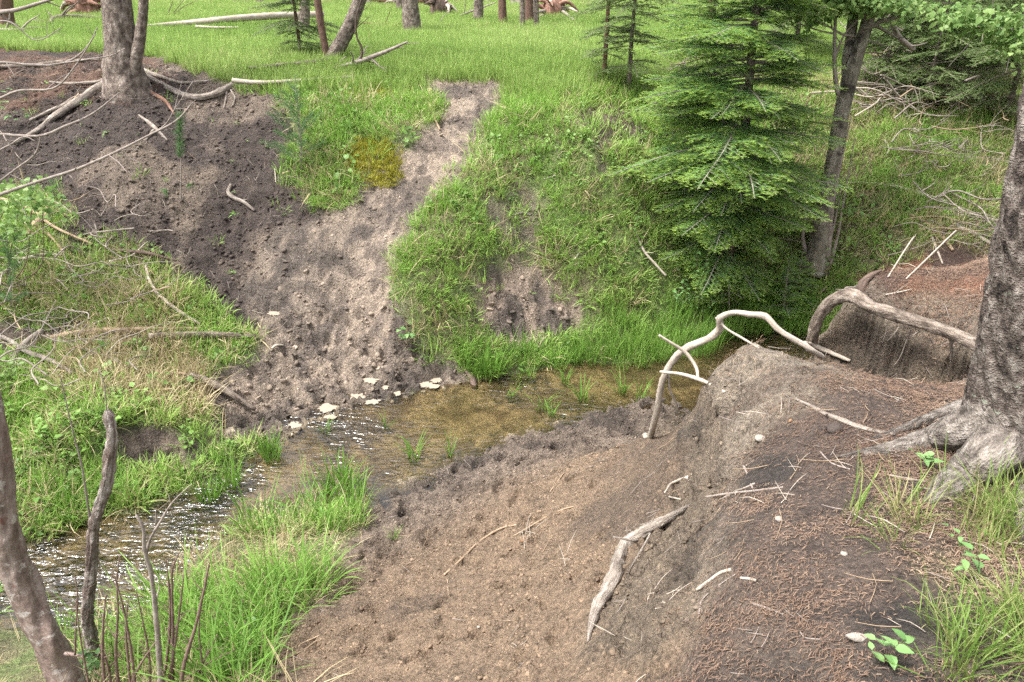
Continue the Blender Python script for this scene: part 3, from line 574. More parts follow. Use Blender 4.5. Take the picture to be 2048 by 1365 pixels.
for k, (px, ww) in enumerate([([(262,170),(232,172),(205,182),(164,206),(113,237),(79,263),(30,289)], (26,24,20,16,13,11,7)), ([(285,158),(300,163),(342,183),(390,200),(424,196),(452,184),(470,172)], (20,13,11,12,13,14,12)), ([(290,146),(320,156),(362,168),(410,166),(462,154)], (10,7,6,6,4)), ([(275,172),(300,188),(330,205),(350,230)], (16,9,7,3)), ([(230,160),(190,168),(150,170),(100,166)], (12,7,6,4)), ([(150,206),(110,222),(60,243)], (9,8,5)), ([(455,180),(452,200),(447,218)], (6,4,2)), ([(462,182),(470,200),(463,215)], (4,3,2))]):
    P, R_ = path(px, ww, 0.8); g = Geo(); c, r = g.tube(P, R_, 12, step=0.03, rough=0.2, seed=70 + k, ridge=0.15, ridge_n=5); g.build('root', W_ROOT if k != 3 else W_RUST, t)
# ------------------------------------------------------------------ trees standing in the meadow
def meadow_tree(base, top, wb, wt, mat, label, seed, up=5, branches=0, name='conifer_tree', flare_=1.35):
    b = hit(*base); t = empty(name, b, label, 'tree', 'trees standing in the meadow'); g = Geo()
    px = [(base[0], base[1] + 4, wb * flare_), (base[0] + (top[0] - base[0]) * 0.12, base[1] + (top[1] - base[1]) * 0.15, wb * 1.05), (base[0] + (top[0] - base[0]) * 0.5, (base[1] + top[1]) / 2, (wb + wt) / 2), (top[0], top[1], wt)]
    P, R_ = trunk_pts(px, b.y, up, wr(b, wt) * 0.7); c, r = g.tube(P, R_, 20, step=0.09, rough=0.07, seed=seed, ridge=0.14, ridge_n=12); g.build('trunk', mat, t)
    q = random.Random(seed)
    for k in range(branches):
        i = q.randint(len(c) // 8, len(c) - 2); a = q.uniform(0, 6.28); l = q.uniform(0.5, 1.4); p = c[i]
        d_ = np.array([math.cos(a), math.sin(a) * 0.6, q.uniform(-0.35, 0.2)]); g2 = Geo(); cc, r2 = g2.tube([p, p + d_ * l * 0.5, p + d_ * l + np.array([0, 0, -0.1])], [0.018, 0.012, 0.005], 5); g2.twigs(cc, r2, 3, 0.4, k + seed); g2.build('dead_branch', W_TWIG, t)
    return t
for a in [
 ((824,74),(820,-10),35,32,W_FAR,'stout grey conifer trunk with flared foot in mid meadow',101),
 ((800,26),(798,-10),14,13,W_FAR,'thin trunk half hidden behind the stout meadow trunk',102),
 ((956,48),(958,-10),19,18,W_FAR,'grey trunk beside the dark reddish trunk in the meadow',103),
 ((1006,56),(1004,-10),17,15,W_RED,'dark reddish trunk standing alone left of the three close trunks',104),
 ((1045,60),(1044,-10),11,10,W_FAR,'first and thinnest of the three close trunks',105),
 ((1059,52),(1058,-10),17,16,W_RED,'middle and widest of the three close trunks',106),
 ((1073,60),(1072,-10),11,11,W_FAR,'last of the three close trunks, next to the root pile',107),
 ((1108,26),(1104,-10),20,18,W_FAR,'trunk rising behind the uprooted root pile',108),
 ((608,76),(610,-10),22,20,W_FAR,'grey trunk at the end of the long fallen log',109),
 ((522,10),(515,-12),16,13,W_FAR,'distant trunk foot beyond the long fallen log',110),
 ((12,66),(10,-10),34,26,W_RED,'reddish trunk at the edge of the meadow beside the red stump',111),
 ((1892,26),(1893,-10),14,13,W_RED,'thick dark trunk far behind the brush pile',112),
 ((1920,28),(1924,-10),9,8,W_RED,'thin dark trunk far behind the brush pile',113),
 ((1426,60),(1424,-10),14,12,W_RED,'slim trunk seen past the top of the young fir',114),
 ((1660,40),(1664,-10),10,9,W_FAR,'slim trunk in the meadow behind the grey aspen clump',115)]:
    meadow_tree(*a[:4], a[4], a[5], a[6], branches=2 if a[6] in (103, 109) else 0)
# leaning pair
b = hit(655, 132); t = empty('leaning_tree', b, 'leaning grey tree and dark straight stem sharing a foot at the bank edge', 'tree')
g = Geo(); P, R_ = trunk_pts([(652,140,36),(668,112,30),(690,70,29),(708,32,27),(722,-6,25)], b.y, 3, 0.08); g.tube(P, R_, 18, step=0.05, seed=121, ridge=0.12); g.build('trunk', W_FAR, t)
g = Geo(); P, R_ = trunk_pts([(656,128,13),(650,95,14),(642,50,14),(634,-6,14)], b.y, 3, 0.04); c, r = g.tube(P, R_, 14, step=0.05, seed=122, ridge=0.1); g.build('second_stem', W_RED, t)
stick('dead_branch', 'dark dead bough curving up from the bank edge with bare side twigs', [(530,150,11.0),(600,146,11.0),(660,139,10.95),(705,128,10.9),(745,114,10.75),(780,100,10.6),(815,84,10.5)], (6,8,9,9,9,7,3), W_TWIG, 'branch', tw=9, tl=0.35, sides=8)
stick('dead_twig', 'dark crooked twig standing up from the dead bough', [(722,118,10.7),(724,100,10.7),(714,75,10.7),(712,40,10.7),(722,0,10.7)], (5,5,4,4,3), W_DARK, 'twig', tw=4, tl=0.25)
# fallen timber in the meadow
stick('fallen_log', 'long bleached fallen log lying across the meadow grass', [(268,66),(350,64),(450,60),(560,56),(648,50)], (6,9,12,14,12), W_PALE, 'log', sides=14, step=0.1, lift=3.2)
stick('fallen_log', 'thin weathered pole in the grass just below the long meadow log', [(395,72),(430,74),(480,71)], (5,5,4), W_PALE, 'log', sides=8, lift=7)
stick('fallen_log', 'weathered log at the foot of the reddish meadow trunk', [(-30,74),(40,76),(100,80)], (9,9,5), W_TWIG, 'log', sides=10, tw=4, tl=0.4, lift=2.8)
stick('fallen_log', 'mossy dark log running to the big stump foot on the bank', [(-20,138),(60,134),(130,126),(200,122)], (9,8,8,6), W_BARKROOT, 'log', sides=10)
stick('fallen_log', 'brown log lying behind the stout meadow trunk', [(735,12),(790,16),(840,18),(905,28)], (12,13,14,8), W_RUST, 'log', sides=12, lift=2.4)
stick('fallen_log', 'slim log along the brow of the bank below the leaning tree', [(500,152),(560,152),(620,146),(690,134)], (6,8,8,6), W_BARKROOT, 'log', sides=9, lift=5)
stick('fallen_pole', 'straight pale pole lying along the bank edge from the root end', [(468,182),(510,184),(560,181),(615,175),(706,164)], (10,9,8,7,5), W_PALE, 'pole', sides=10, lift=4)
def rootwad(px, py, size, n, label, mat, seed, squash=0.7, name='uprooted_stump'):
    b = hit(px, py); t = empty(name, b, label, 'stump'); q = random.Random(seed); bb_ = np.array(b)
    g = Geo(); g.tube([bb_ + (0, 0, -0.05), bb_ + (0.03, 0, size * 0.35), bb_ + (0.0, 0.1, size * 0.7)], [size * 0.36, size * 0.30, size * 0.2], 16, rough=0.35, seed=seed, ridge=0.5, ridge_n=7); g.build('stump_core', mat, t)
    for k in range(n):
        a = q.uniform(-0.4, 3.54) + math.pi; e = q.uniform(-0.25, 0.9); d_ = np.array([math.cos(a), math.sin(a) * 0.7, e * squash]); l = size * q.uniform(0.6, 1.2)
        p0 = bb_ + np.array([0, 0, size * q.uniform(0.15, 0.5)]); p1 = p0 + d_ * l * 0.5; p2 = p1 + (d_ * 0.5 + np.array([q.gauss(0, .3), q.gauss(0, .3), q.gauss(-0.2, .3)])) * l * 0.7
        p2[2] = max(p2[2], float(H(p2[0], p2[1])) - 0.02)
        g = Geo(); c, r = g.tube([p0, p1, p2], [size * 0.12, size * 0.07, size * 0.02], 8, rough=0.25, seed=seed + k); g.twigs(c, r, 1, size * 0.3, seed + k); g.build('root', (W_PALE, mat, mat)[q.randint(0, 2)], t)
    return t
rootwad(175, 36, 0.95, 15, 'big torn red stump with splayed roots at the back of the meadow', W_RUST, 201)
rootwad(875, 34, 0.75, 9, 'dark upturned root plate on the log behind the stout trunk', W_DARK, 202)
rootwad(1103, 38, 0.7, 11, 'pile of broken roots and sticks right of the three close trunks', W_RUST, 203)
rootwad(735, 14, 0.6, 5, 'pale broken stump behind the leaning tree', W_PALE, 204)
rootwad(1030, 14, 0.55, 3, 'mossy pale stump far behind the three close trunks', W_PALE, 205)
rootwad(790, 16, 0.45, 5, 'small grey stump beside the thin hidden trunk', W_FAR, 206)
for k, (px, ww, lb) in enumerate([
 ([(1050,46),(1075,40),(1105,36),(1150,50)], (5,7,7,4), 'grey bough lying over the broken root pile'),
 ([(1080,44),(1110,30),(1142,4,22.0)], (5,4,2), 'thin bough reaching up out of the broken root pile'),
 ([(880,70),(920,40),(990,6,21.0)], (3,4,2), 'bare bough propped against the grey trunk beside the reddish one'),
 ([(100,60),(140,48),(210,46)], (6,7,5), 'old log lying in front of the torn red stump'),
 ([(690,60),(740,56),(790,60)], (4,4,3), 'reddish stick in the grass left of the stout trunk'),
 ([(300,40),(330,38),(360,34)], (4,4,3), 'short dark log in the meadow right of the double stemmed conifer')]):
    stick('meadow_bough', lb, px, ww, (W_TWIG, W_TWIG, W_TWIG, W_BARKROOT, W_RUST, W_DARK)[k], 'bough', 'boughs lying in the meadow', sides=7, tw=4, tl=0.5, lift=4.0)
# ------------------------------------------------------------------ sticks on the far bank
for k, (px, ww, m, lb) in enumerate([
 ([(861,182),(858,200),(862,220),(872,245),(880,262)], (7,7,6,5,4), W_TAN, 'orange brown crooked stick standing beside the mud path'),
 ([(868,194),(876,182)], (4,3), W_TAN, 'small orange stick fork at the top of the mud path'),
 ([(278,232),(296,246),(315,262),(335,282)], (5,9,8,4), W_ROOT, 'bleached root piece lying aslant on the dark cliff'),
 ([(308,262),(292,280),(274,298)], (7,7,4), W_ROOT, 'bleached root piece crossing the aslant one on the dark cliff'),
 ([(462,372),(458,392),(468,400),(488,408),(509,424)], (6,9,9,8,5), W_ROOT, 'grey forked stick lying on the mud slope'),
 ([(616,210),(640,206),(665,216),(700,224)], (5,7,6,4), W_ROOT, 'curved grey stick poking from the turf above the mud slope'),
 ([(620,230),(680,222),(740,212)], (3,3,2), W_PALE, 'fine bleached branch spread on the grass above the moss'),
 ([(1272,470),(1290,505,8.3),(1310,528,8.25),(1332,552,8.2)], (4,5,5,4), W_PALE, 'thin bleached stick leaning in the grass left of the young fir'),
 ([(930,742),(942,758),(950,778,7.0)], (7,13,14), W_DARK, 'dark broken stake poking out of the stream by the grass clump'),
 ([(1030,432),(1045,428),(1062,432)], (4,5,3), W_TWIG, 'small stick on the grass slope above the bare patch'),
 ([(1088,360),(1112,353)], (3,4), W_PALE, 'tiny pale stick lying high on the grass slope'),
 ([(1070,178),(1095,190),(1112,205)], (8,9,5), W_DARK, 'dark root end under the turf edge right of the mud path'),
 ([(566,350),(580,345)], (5,4), W_TAN, 'tan wood chip on the turf beside the mud slope'),
 ([(550,340),(552,368)], (3,2), W_PALE, 'short pale twig hanging at the turf edge'),
 ([(120,218),(150,198),(190,188)], (7,6,4), W_BARKROOT, 'broken root length beside the far bank tree roots'),
 ([(105,226),(140,210),(158,190)], (6,5,4), W_TAN, 'tan split stick under the long bare root'),
 ([(1150,520),(1158,508)], (4,4), W_PALE, 'pale stick end in the grass right of the bare patch')]):
    stick('bank_stick', lb, px, ww, m, 'stick', 'sticks on the far bank', sides=8, tw=5 if k == 6 else 1 if k in (4, 5, 7) else 0, tl=0.25 if k == 6 else 0.1, lift=0.25 if k in (2, 3) else 0.9)
# ------------------------------------------------------------------ drift wood on the left bank
for k, (px, ww, m, lb) in enumerate([
 ([(78,700),(120,686),(185,678),(250,672),(308,668),(398,664)], (14,12,13,11,9,6), W_TAN, 'long tan log lying level on the left bank'),
 ([(300,688),(360,687),(430,685),(514,681)], (14,15,14,8), W_BARKROOT, 'brown split log ending at the mud slope'),
 ([(30,730),(60,712),(92,692)], (8,13,14), W_ROOT, 'split grey log end at the butt of the long tan log'),
 ([(378,764),(410,778),(444,793),(480,812),(512,828)], (13,17,16,13,8), W_BARKROOT, 'half buried log sloping down to the stream edge'),
 ([(294,541),(299,566),(308,588),(338,622),(368,642),(402,659)], (5,6,7,8,7,5), W_PALE, 'curved barkless branch lying above the long tan log'),
 ([(97,681),(125,693),(154,706),(205,724),(238,740),(254,760)], (5,6,7,7,8,6), W_ROOT, 'grey branch arching over the straw heap'),
 ([(-20,676),(25,700),(58,723),(113,744),(150,763)], (8,9,10,10,8), W_ROOT, 'thick grey branch coming in beside the straw heap'),
 ([(20,760),(68,754),(120,751),(171,753)], (3,5,5,4), W_PALE, 'slender pale stick below the thick grey branch'),
 ([(91,730),(94,708),(112,690),(132,676),(174,650)], (5,6,6,5,4), W_PALE, 'bent pale stick bowing over the thick grey branch'),
 ([(170,672),(198,655),(220,648),(240,645)], (4,5,5,3), W_PALE, 'thin arching stick over the long tan log'),
 ([(64,480),(82,462),(104,440)], (12,17,11), W_TAN, 'snapped tan branch stub on the upper left bank'),
 ([(-20,408),(30,421),(70,438),(110,466),(186,497)], (6,8,7,6,4), W_TAN, 'long tan branch sloping past the snapped stub'),
 ([(98,477),(115,496),(132,518)], (5,5,4), W_TAN, 'thin stick under the snapped stub'),
 ([(-10,525),(40,530),(58,532),(80,523),(126,519)], (4,6,7,6,4), W_PALE, 'crooked pale stick in the upper left grass'),
 ([(-10,560),(15,555),(40,545)], (9,8,5), W_ROOT, 'short weathered stick at the left grass clump'),
 ([(228,513),(260,520),(290,525),(356,535)], (6,8,9,6), W_DARK, 'dark rotten log at the foot of the mud cliff'),
 ([(244,510),(270,521),(300,527)], (3,4,3), W_PALE, 'pale splinter lying on the dark rotten log'),
 ([(60,470),(50,450),(20,430)], (4,4,3), W_PALE, 'pale twig crossing the long tan branch'),
 ([(240,590),(290,608),(340,628)], (4,5,4), W_TAN, 'flat brown stick in the dead grass'),
 ([(270,745),(330,757),(376,764)], (5,6,8), W_TAN, 'tan stick joining the half buried log'),
 ([(0,790),(60,770),(110,758)], (4,5,4), W_PALE, 'pale stick in the herbs of the left bank'),
 ([(300,672),(340,668),(370,662)], (4,4,3), W_PALE, 'pale peeled stick resting on the long tan log'),
 ([(545,705),(556,701),(568,697)], (4,5,3), W_PALE, 'white splinter at the edge of the mud'),
 ([(320,710),(350,740),(360,775)], (3,3,2), W_TAN, 'dry stem leaning across the straw heap')]):
    stick('drift_branch', lb, px, ww, m, 'branch', 'drift wood on the left bank', sides=8, tw=2 if k in (5, 6, 8, 11, 13) else 0, tl=0.2, lift=2.4 if ww[0] > 8 else 4.5)
# ------------------------------------------------------------------ bare shrub boughs entering from the left
t = empty('bare_shrub', (-4.75, 6.1, float(H(-4.75, 6.1))), 'bare shrub with long thin boughs reaching in over the dark cliff', 'shrub')
for k, (px, ww) in enumerate([
 ([(-150,470),(0,390),(75,364),(150,340),(239,301),(294,273),(359,236),(386,205)], (9,7,6,6,5,4,3,2)),
 ([(-150,300),(0,269),(40,272),(82,272),(130,253),(178,232),(240,185)], (7,6,6,5,5,4,2)),
 ([(-150,140),(0,125),(62,130),(113,130),(147,118),(178,89),(195,55)], (6,5,5,5,4,3,2)),
 ([(-150,240),(0,197),(30,184),(113,174),(150,133),(190,70)], (6,5,5,4,3,2)),
 ([(-150,60),(0,25),(34,20),(65,11),(100,0),(150,-20)], (10,9,8,7,6,4)),
 ([(-120,420),(-20,375),(30,340),(75,300),(82,270)], (5,5,4,4,3)),
 ([(-150,330),(-20,310),(20,290),(55,275),(70,283)], (4,4,3,3,2)),
 ([(100,130),(170,120),(230,108),(250,97)], (3,3,2,1.5)), ([(290,275),(330,250),(352,215),(385,165)], (3,3,2,1.5)), ([(-60,60),(20,45),(70,80),(125,55)], (3,3,2,1.5))]):
    ys = 6.1 + 0.1 * (k % 3); P, R_ = path([(a, b_, ys) for a, b_ in px], ww, 0)
    if px[0][0] <= -100: P.insert(0, t.location + Vector((-0.4, 0, 0.25 + 0.1 * k))); R_.insert(0, R_[0] * 1.2)
    g = Geo(); c, r = g.tube(P, R_, 7, rough=0.1, seed=k); g.twigs(c, r, 5, 0.22, 300 + k, 0.3, lo=0.5); g.build('bough', W_TWIG, t)
# ------------------------------------------------------------------ alder stems in the left foreground
t = empty('alder_shrub', hit(130, 1364) + Vector((0.1, -0.25, 0)), 'curved mottled alder trunk leaning out of the left foreground', 'shrub')
P, R_ = path([(150,1420,3.0),(136,1365,3.03),(109,1300,3.06),(76,1247,3.08),(44,1178,3.1),(20,1096,3.12),(9,1007,3.12),(3,905,3.12),(-20,780,3.1),(-60,640,3.05)], (58,58,56,56,56,52,40,34,32,28), 0)
g = Geo(); g.tube(P, R_, 40, step=0.012, rough=0.10, seed=91, ridge=0.14, ridge_n=5, knot=0.3); g.build('trunk', W_ALDER, t)
g = Geo(); g.tube([aty(132,1308,3.0), aty(150,1310,2.96), aty(168,1314,2.94)], [0.012, 0.009, 0.005], 8); g.build('branch_stub', W_ALDER, t)
t = empty('dead_sapling', hit(195, 1360), 'broken grey dead stem with split bark standing in the left foreground', 'shrub')
P, R_ = path([(200,1420,3.3),(195,1362,3.3),(188,1300,3.32),(174,1232,3.34),(178,1178,3.36),(185,1110,3.38),(190,1043,3.4),(211,975,3.42),(222,906,3.44),(224,868,3.45),(217,832,3.46),(213,822,3.46)], (30,28,26,24,22,21,20,19,20,22,22,10), 0)
g = Geo(); g.tube(P, R_, 30, step=0.01, rough=0.2, seed=95, ridge=0.45, ridge_n=4, knot=0.4); g.build('trunk', W_SPLIT, t)
g = Geo(); g.tube(*path([(213,826,3.46),(211,790,3.46),(205,758,3.46),(196,740,3.46)], (3,2.5,2,1.5), 0), 5); g.build('twig', W_TWIG, t)
g = Geo(); c, r = g.tube(*path([(180,1040,3.4),(172,985,3.38),(162,925,3.36),(150,880,3.35),(120,750,3.3)], (5,5,4,3.5,2), 0), 6); g.build('twig', W_TWIG, t)
t = empty('twig_thicket', hit(320, 1364), 'thicket of thin reddish leafless stems in the left foreground', 'shrub')
for k, (px, ww) in enumerate([
 ([(330,1420),(322,1360),(316,1280),(308,1195),(300,1140),(290,1105),(283,1048),(272,1030)], (15,13,11,9,9,8,6,3)),
 ([(292,1108),(302,1075),(316,1052),(345,1005),(384,968)], (6,5,5,3,1.5)), ([(312,1052),(312,1018)], (3,2)),
 ([(345,1400),(345,1330),(346,1260),(344,1180),(345,1140),(358,1105)], (8,7,6,5,4,2)), ([(360,1400),(368,1330),(392,1250),(408,1180),(420,1122)], (9,8,6,5,2)),
 ([(212,1400),(205,1290),(208,1230),(212,1190)], (7,6,4,2)), ([(240,1400),(232,1310),(236,1215),(234,1160),(240,1110)], (7,6,4,3,2)),
 ([(150,1310),(152,1250),(155,1190),(150,1155)], (4,3,3,2)), ([(265,1420),(258,1340),(252,1260),(256,1200)], (6,5,4,2)), ([(296,1420),(300,1330),(285,1240),(272,1180)], (6,5,3,2)),
 ([(380,1400),(395,1350),(420,1300),(435,1270)], (5,4,3,2)), ([(310,1420),(332,1330),(340,1250),(338,1170),(332,1120)], (7,6,5,4,2)), ([(275,1420),(262,1300),(245,1210),(228,1150)], (6,5,4,2)), ([(400,1420),(404,1330),(398,1260),(402,1200)], (5,4,3,2)), ([(190,1420),(172,1340),(160,1270),(152,1200)], (5,4,3,2)), ([(350,1420),(372,1360),(410,1330),(470,1300)], (6,5,3,2)), ([(250,1420),(270,1350),(300,1300),(322,1270)], (6,5,3,2)), ([(335,1380),(350,1290),(362,1200),(368,1150)], (6,5,4,2)), ([(225,1400),(215,1330),(200,1290)], (6,5,3))]):
    P, R_ = path([(a, b_, 2.85 + 0.03 * (k % 4)) for a, b_ in px], ww, 0); g = Geo(); c, r = g.tube(P, R_, 8, rough=0.12, seed=k, knot=0.3)
    g.twigs(c, r, 3 if k > 2 else 1, 0.10, 400 + k, 0.9, lo=0.4); g.build('stem', W_TWIG if k < 3 else W_RTWIG, t)
# ------------------------------------------------------------------ grey aspen clump right of the young fir
ba = hit(1640, 522); YA = ba.y; t = empty('aspen_clump', ba, 'grey aspen clump with dark lower bark beside the young fir', 'tree')
for k, (px, m) in enumerate([
 ([(1628,545,60),(1638,500,40),(1648,430,35),(1664,340,32),(1676,270,31),(1690,200,29),(1706,140,27),(1727,70,25),(1746,0,24)], W_ASPEN),
 ([(1680,250,18),(1690,180,20),(1698,110,20),(1706,40,19),(1712,-4,18)], W_ASPEN),
 ([(1676,190,9),(1670,150,9),(1669,113,8),(1671,20,6)], W_TWIG), ([(1625,530,22),(1640,470,16),(1655,400,12)], W_ASPEN),
 ([(1655,520,14),(1662,440,8),(1672,370,6),(1690,290,3)], W_TWIG), ([(1648,520,10),(1668,450,5),(1678,400,3)], W_TWIG), ([(1618,525,14),(1606,480,8),(1610,430,5)], W_TWIG), ([(1660,530,8),(1676,470,5),(1684,420,4),(1700,330,2)], W_TWIG)]):
    P, R_ = trunk_pts(px, YA + (-0.05, 0.06, -0.1, 0.1, -0.12, -0.1, 0.0, -0.14)[k], 2.5 if k < 2 else 0.3, 0.05 if k < 2 else 0.004)
    g = Geo(); c, r = g.tube(P, R_, 24 if k < 2 else 9, step=0.04, rough=0.10, seed=130 + k, ridge=0.10 if k < 2 else 0, ridge_n=4, knot=0.2 if k < 2 else 0); g.build('trunk' if k < 2 else 'stem', m, t)
for k, (px, ww) in enumerate([([(1726,58),(1752,52),(1770,62),(1800,80)], (9,8,6,3)), ([(1738,52),(1768,42),(1798,34)], (9,8,7)), ([(1722,86),(1745,84),(1768,92)], (5,4,3)), ([(1706,72),(1688,70),(1660,55),(1630,40)], (6,5,4,2)), ([(1672,110),(1690,68),(1716,40)], (5,4,4)), ([(1780,30),(1795,70),(1828,100)], (10,11,9)), ([(1668,68),(1640,62),(1600,48)], (4,3,2))]):
    P, R_ = path([(a, b_, YA - 0.1 + (0.5 if k == 5 else 0)) for a, b_ in px], ww, 0); g = Geo(); c, r = g.tube(P, R_, 7, seed=k + 140); g.twigs(c, r, 3, 0.3, 145 + k); g.build('bough', W_ASPEN if k < 3 else W_TWIG, t)
# ------------------------------------------------------------------ brush piles on the right slope
stick_meshes = []
for k in range(7):
    g = Geo(); q = random.Random(500 + k); l = 1.0; p = [np.array([-0.5 + i * 0.25, q.gauss(0, .05), q.gauss(0, .05)]) for i in range(5)]
    c, r = g.tube(p, [0.008, 0.0075, 0.006, 0.004, 0.002], 6, seed=k); g.twigs(c, r, 5, 0.3, 510 + k, 0.2, lo=0.3, sides=4); stick_meshes.append((g, [W_TWIG, W_ROOT, W_TWIG, W_ROOT, W_TWIG, W_TAN, W_PALE][k]))
stick_meshes = [g.data('stick', m) for g, m in stick_meshes]
def brush(name, label, quads, n, seed, ln=(0.7, 1.6), tilt=0.35, az=None):
    q = random.Random(seed); x0, y0, x1, y1 = quads; b = hit((x0 + x1) / 2, y1); t = empty(name, b, label, 'brush pile')
    for k in range(n):
        p = hit(q.uniform(x0, x1), q.uniform(y0, y1)); o = link('stick', stick_meshes[q.randrange(7)], t); s = q.uniform(*ln)
        a = q.uniform(0, 3.14) if az is None else q.gauss(*az)
        o.location = p - b + Vector((0, 0, abs(q.gauss(0.14, 0.15)))); o.rotation_euler = (q.uniform(0, 6.28), q.gauss(0, tilt), a); o.scale = (s, s * q.uniform(0.7, 1.3), s)
    return t
brush('brush_pile', 'grey tangle of dead branches heaped on the right slope', (1720, 170, 1985, 240), 85, 21, az=(-0.35, 0.6))
brush('brush_pile', 'loose dead sticks scattered behind the aspen clump', (1700, 120, 1860, 170), 26, 22, az=(0.1, 0.5))
brush('brush_pile', 'bleached sticks heaped near the big trunk on the right slope', (1850, 440, 2000, 500), 26, 23, (0.6, 1.2), 0.2, (-0.7, 0.25))
brush('brush_pile', 'fine grey twigs on the slope below the dark hollow', (1820, 280, 1990, 360), 30, 24, (0.5, 1.0), 0.2, (0.5, 0.5))
brush('brush_pile', 'pale dead sticks strewn in the meadow behind the young fir', (1340, 120, 1420, 175), 18, 25, (0.6, 1.3), 0.3)
brush('brush_pile', 'scattered dead twigs among the left bank herbs', (0, 420, 300, 790), 80, 26, (0.4, 1.0), 0.15)
for k, (px, ww, m, lb) in enumerate([
 ([(1690,368),(1740,370),(1790,378),(1850,396),(1893,408)], (4,5,7,8,6), W_PALE, 'long crooked pale branch lying across the right slope'),
 ([(1812,430),(1850,450),(1885,480),(1905,505)], (7,8,8,7), W_TAN, 'tan pole slanting down towards the second mound'),
 ([(1905,455),(1940,470),(1985,495)], (9,9,8), W_PALE, 'bleached pole beside the big conifer trunk'),
 ([(1935,188),(1955,202),(1975,216),(1988,228)], (10,13,14,11), W_ROOT, 'stubby pale log at the dark hollow in the brush'),
 ([(1725,138),(1770,134),(1850,136)], (4,6,3), W_PALE, 'pale straight pole lying behind the aspen trunk'),
 ([(1725,140),(1790,165),(1850,200),(1900,225)], (6,5,4,3), W_ROOT, 'long grey bough sloping through the brush tangle'),
 ([(1575,560),(1610,572),(1650,586)], (7,10,7), W_ROOT, 'split weathered log end beside the fir foot'),
 ([(1590,578),(1615,590),(1640,604)], (4,5,4), W_ROOT, 'small grey stick under the split log end'),
 ([(1770,285),(1778,300),(1772,312)], (5,5,4), W_PALE, 'short pale snag on the right slope'),
 ([(1820,300),(1790,330),(1800,345)], (4,3,2), W_TWIG, 'thin dark sapling stem on the right slope'),
 ([(1860,470),(1872,500),(1885,530)], (5,5,3), W_PALE, 'thin pale stick leaning onto the second mound')]):
    stick('slope_branch', lb, px, ww, m, 'branch', 'dead branches on the right slope', sides=8, tw=3 if k in (0, 5) else 0, tl=0.3, lift=1.2)
stick('mound_snag', 'black broken root stub at the far corner of the second mound', [(1722,590,4.95),(1726,568,5.0),(1742,552,5.02),(1764,541,5.02)], (18,20,14,5), W_DARK, 'root', sides=12, rough=0.3)
for k, (px, lb) in enumerate([([(1776,556),(1782,546),(1800,540)], 'hooked pale twig on top of the second mound'), ([(1812,560),(1824,548),(1838,540)], 'pale forked twig on top of the second mound'), ([(1770,592),(1790,588),(1824,580)], 'thin twig near the thick root on the second mound')]):
    stick('mound_twig', lb, px, (4, 2.5), W_PALE, 'twig', 'twigs on the second mound', sides=6, tw=1, tl=0.1, lift=1.0)
# ------------------------------------------------------------------ leaf materials
def mat_leaf(name, stops, trans=0.35, rough=0.55, along=None, tip=None, inst=True):
    """colour by plant (tint), by blade (rnd) and, where the plant has it, along the blade (v)"""
    t = NT(name); tint = t.attr('tint', 'INSTANCER' if inst else 'GEOMETRY').outputs['Fac']; rnd = t.attr('rnd').outputs['Fac']
    f = t.math('ADD', t.math('MULTIPLY', tint, 0.55), t.math('MULTIPLY', rnd, 0.45)); c = t.ramp(f, stops)
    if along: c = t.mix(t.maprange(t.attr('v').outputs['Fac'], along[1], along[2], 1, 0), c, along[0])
    if tip: c = t.mix(t.math('MULTIPLY', t.attr('v').outputs['Fac'], 1.0), c, tip)
    t.surf(c, rough, None, 0.25)
    tl = t.new('BsdfTranslucent'); t.l.new(c, tl.inputs['Color']); mx = t.new('MixShader'); mx.inputs[0].default_value = trans
    t.l.new(t.bsdf.outputs[0], mx.inputs[1]); t.l.new(tl.outputs[0], mx.inputs[2]); t.l.new(mx.outputs[0], t.out.inputs['Surface']); return t.m
STRAW = (0.40, 0.31, 0.17)
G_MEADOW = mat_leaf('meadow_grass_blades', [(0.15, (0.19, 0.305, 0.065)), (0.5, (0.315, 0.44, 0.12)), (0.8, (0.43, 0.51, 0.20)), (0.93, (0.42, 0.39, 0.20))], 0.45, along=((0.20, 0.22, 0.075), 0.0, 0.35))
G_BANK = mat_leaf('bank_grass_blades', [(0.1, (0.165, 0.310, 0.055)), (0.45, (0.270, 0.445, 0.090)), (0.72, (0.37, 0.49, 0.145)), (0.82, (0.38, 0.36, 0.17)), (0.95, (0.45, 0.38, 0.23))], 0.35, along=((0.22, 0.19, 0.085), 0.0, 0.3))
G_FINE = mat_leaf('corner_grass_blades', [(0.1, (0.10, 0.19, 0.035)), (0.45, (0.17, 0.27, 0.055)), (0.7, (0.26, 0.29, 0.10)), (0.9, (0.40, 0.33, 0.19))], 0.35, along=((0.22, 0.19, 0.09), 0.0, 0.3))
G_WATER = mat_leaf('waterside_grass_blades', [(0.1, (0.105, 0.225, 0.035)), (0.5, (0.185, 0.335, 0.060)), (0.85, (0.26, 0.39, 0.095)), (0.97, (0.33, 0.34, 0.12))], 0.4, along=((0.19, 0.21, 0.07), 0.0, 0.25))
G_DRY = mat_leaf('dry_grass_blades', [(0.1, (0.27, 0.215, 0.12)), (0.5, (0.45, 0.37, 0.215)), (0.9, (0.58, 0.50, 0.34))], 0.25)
G_HERB = mat_leaf('herb_leaves', [(0.1, (0.085, 0.165, 0.036)), (0.5, (0.155, 0.275, 0.065)), (0.9, (0.25, 0.37, 0.11))], 0.35, 0.45)
G_MOSS = mat_leaf('yellow_green_moss', [(0.1, (0.22, 0.22, 0.03)), (0.5, (0.36, 0.34, 0.045)), (0.9, (0.46, 0.43, 0.08))], 0.2, 0.8)
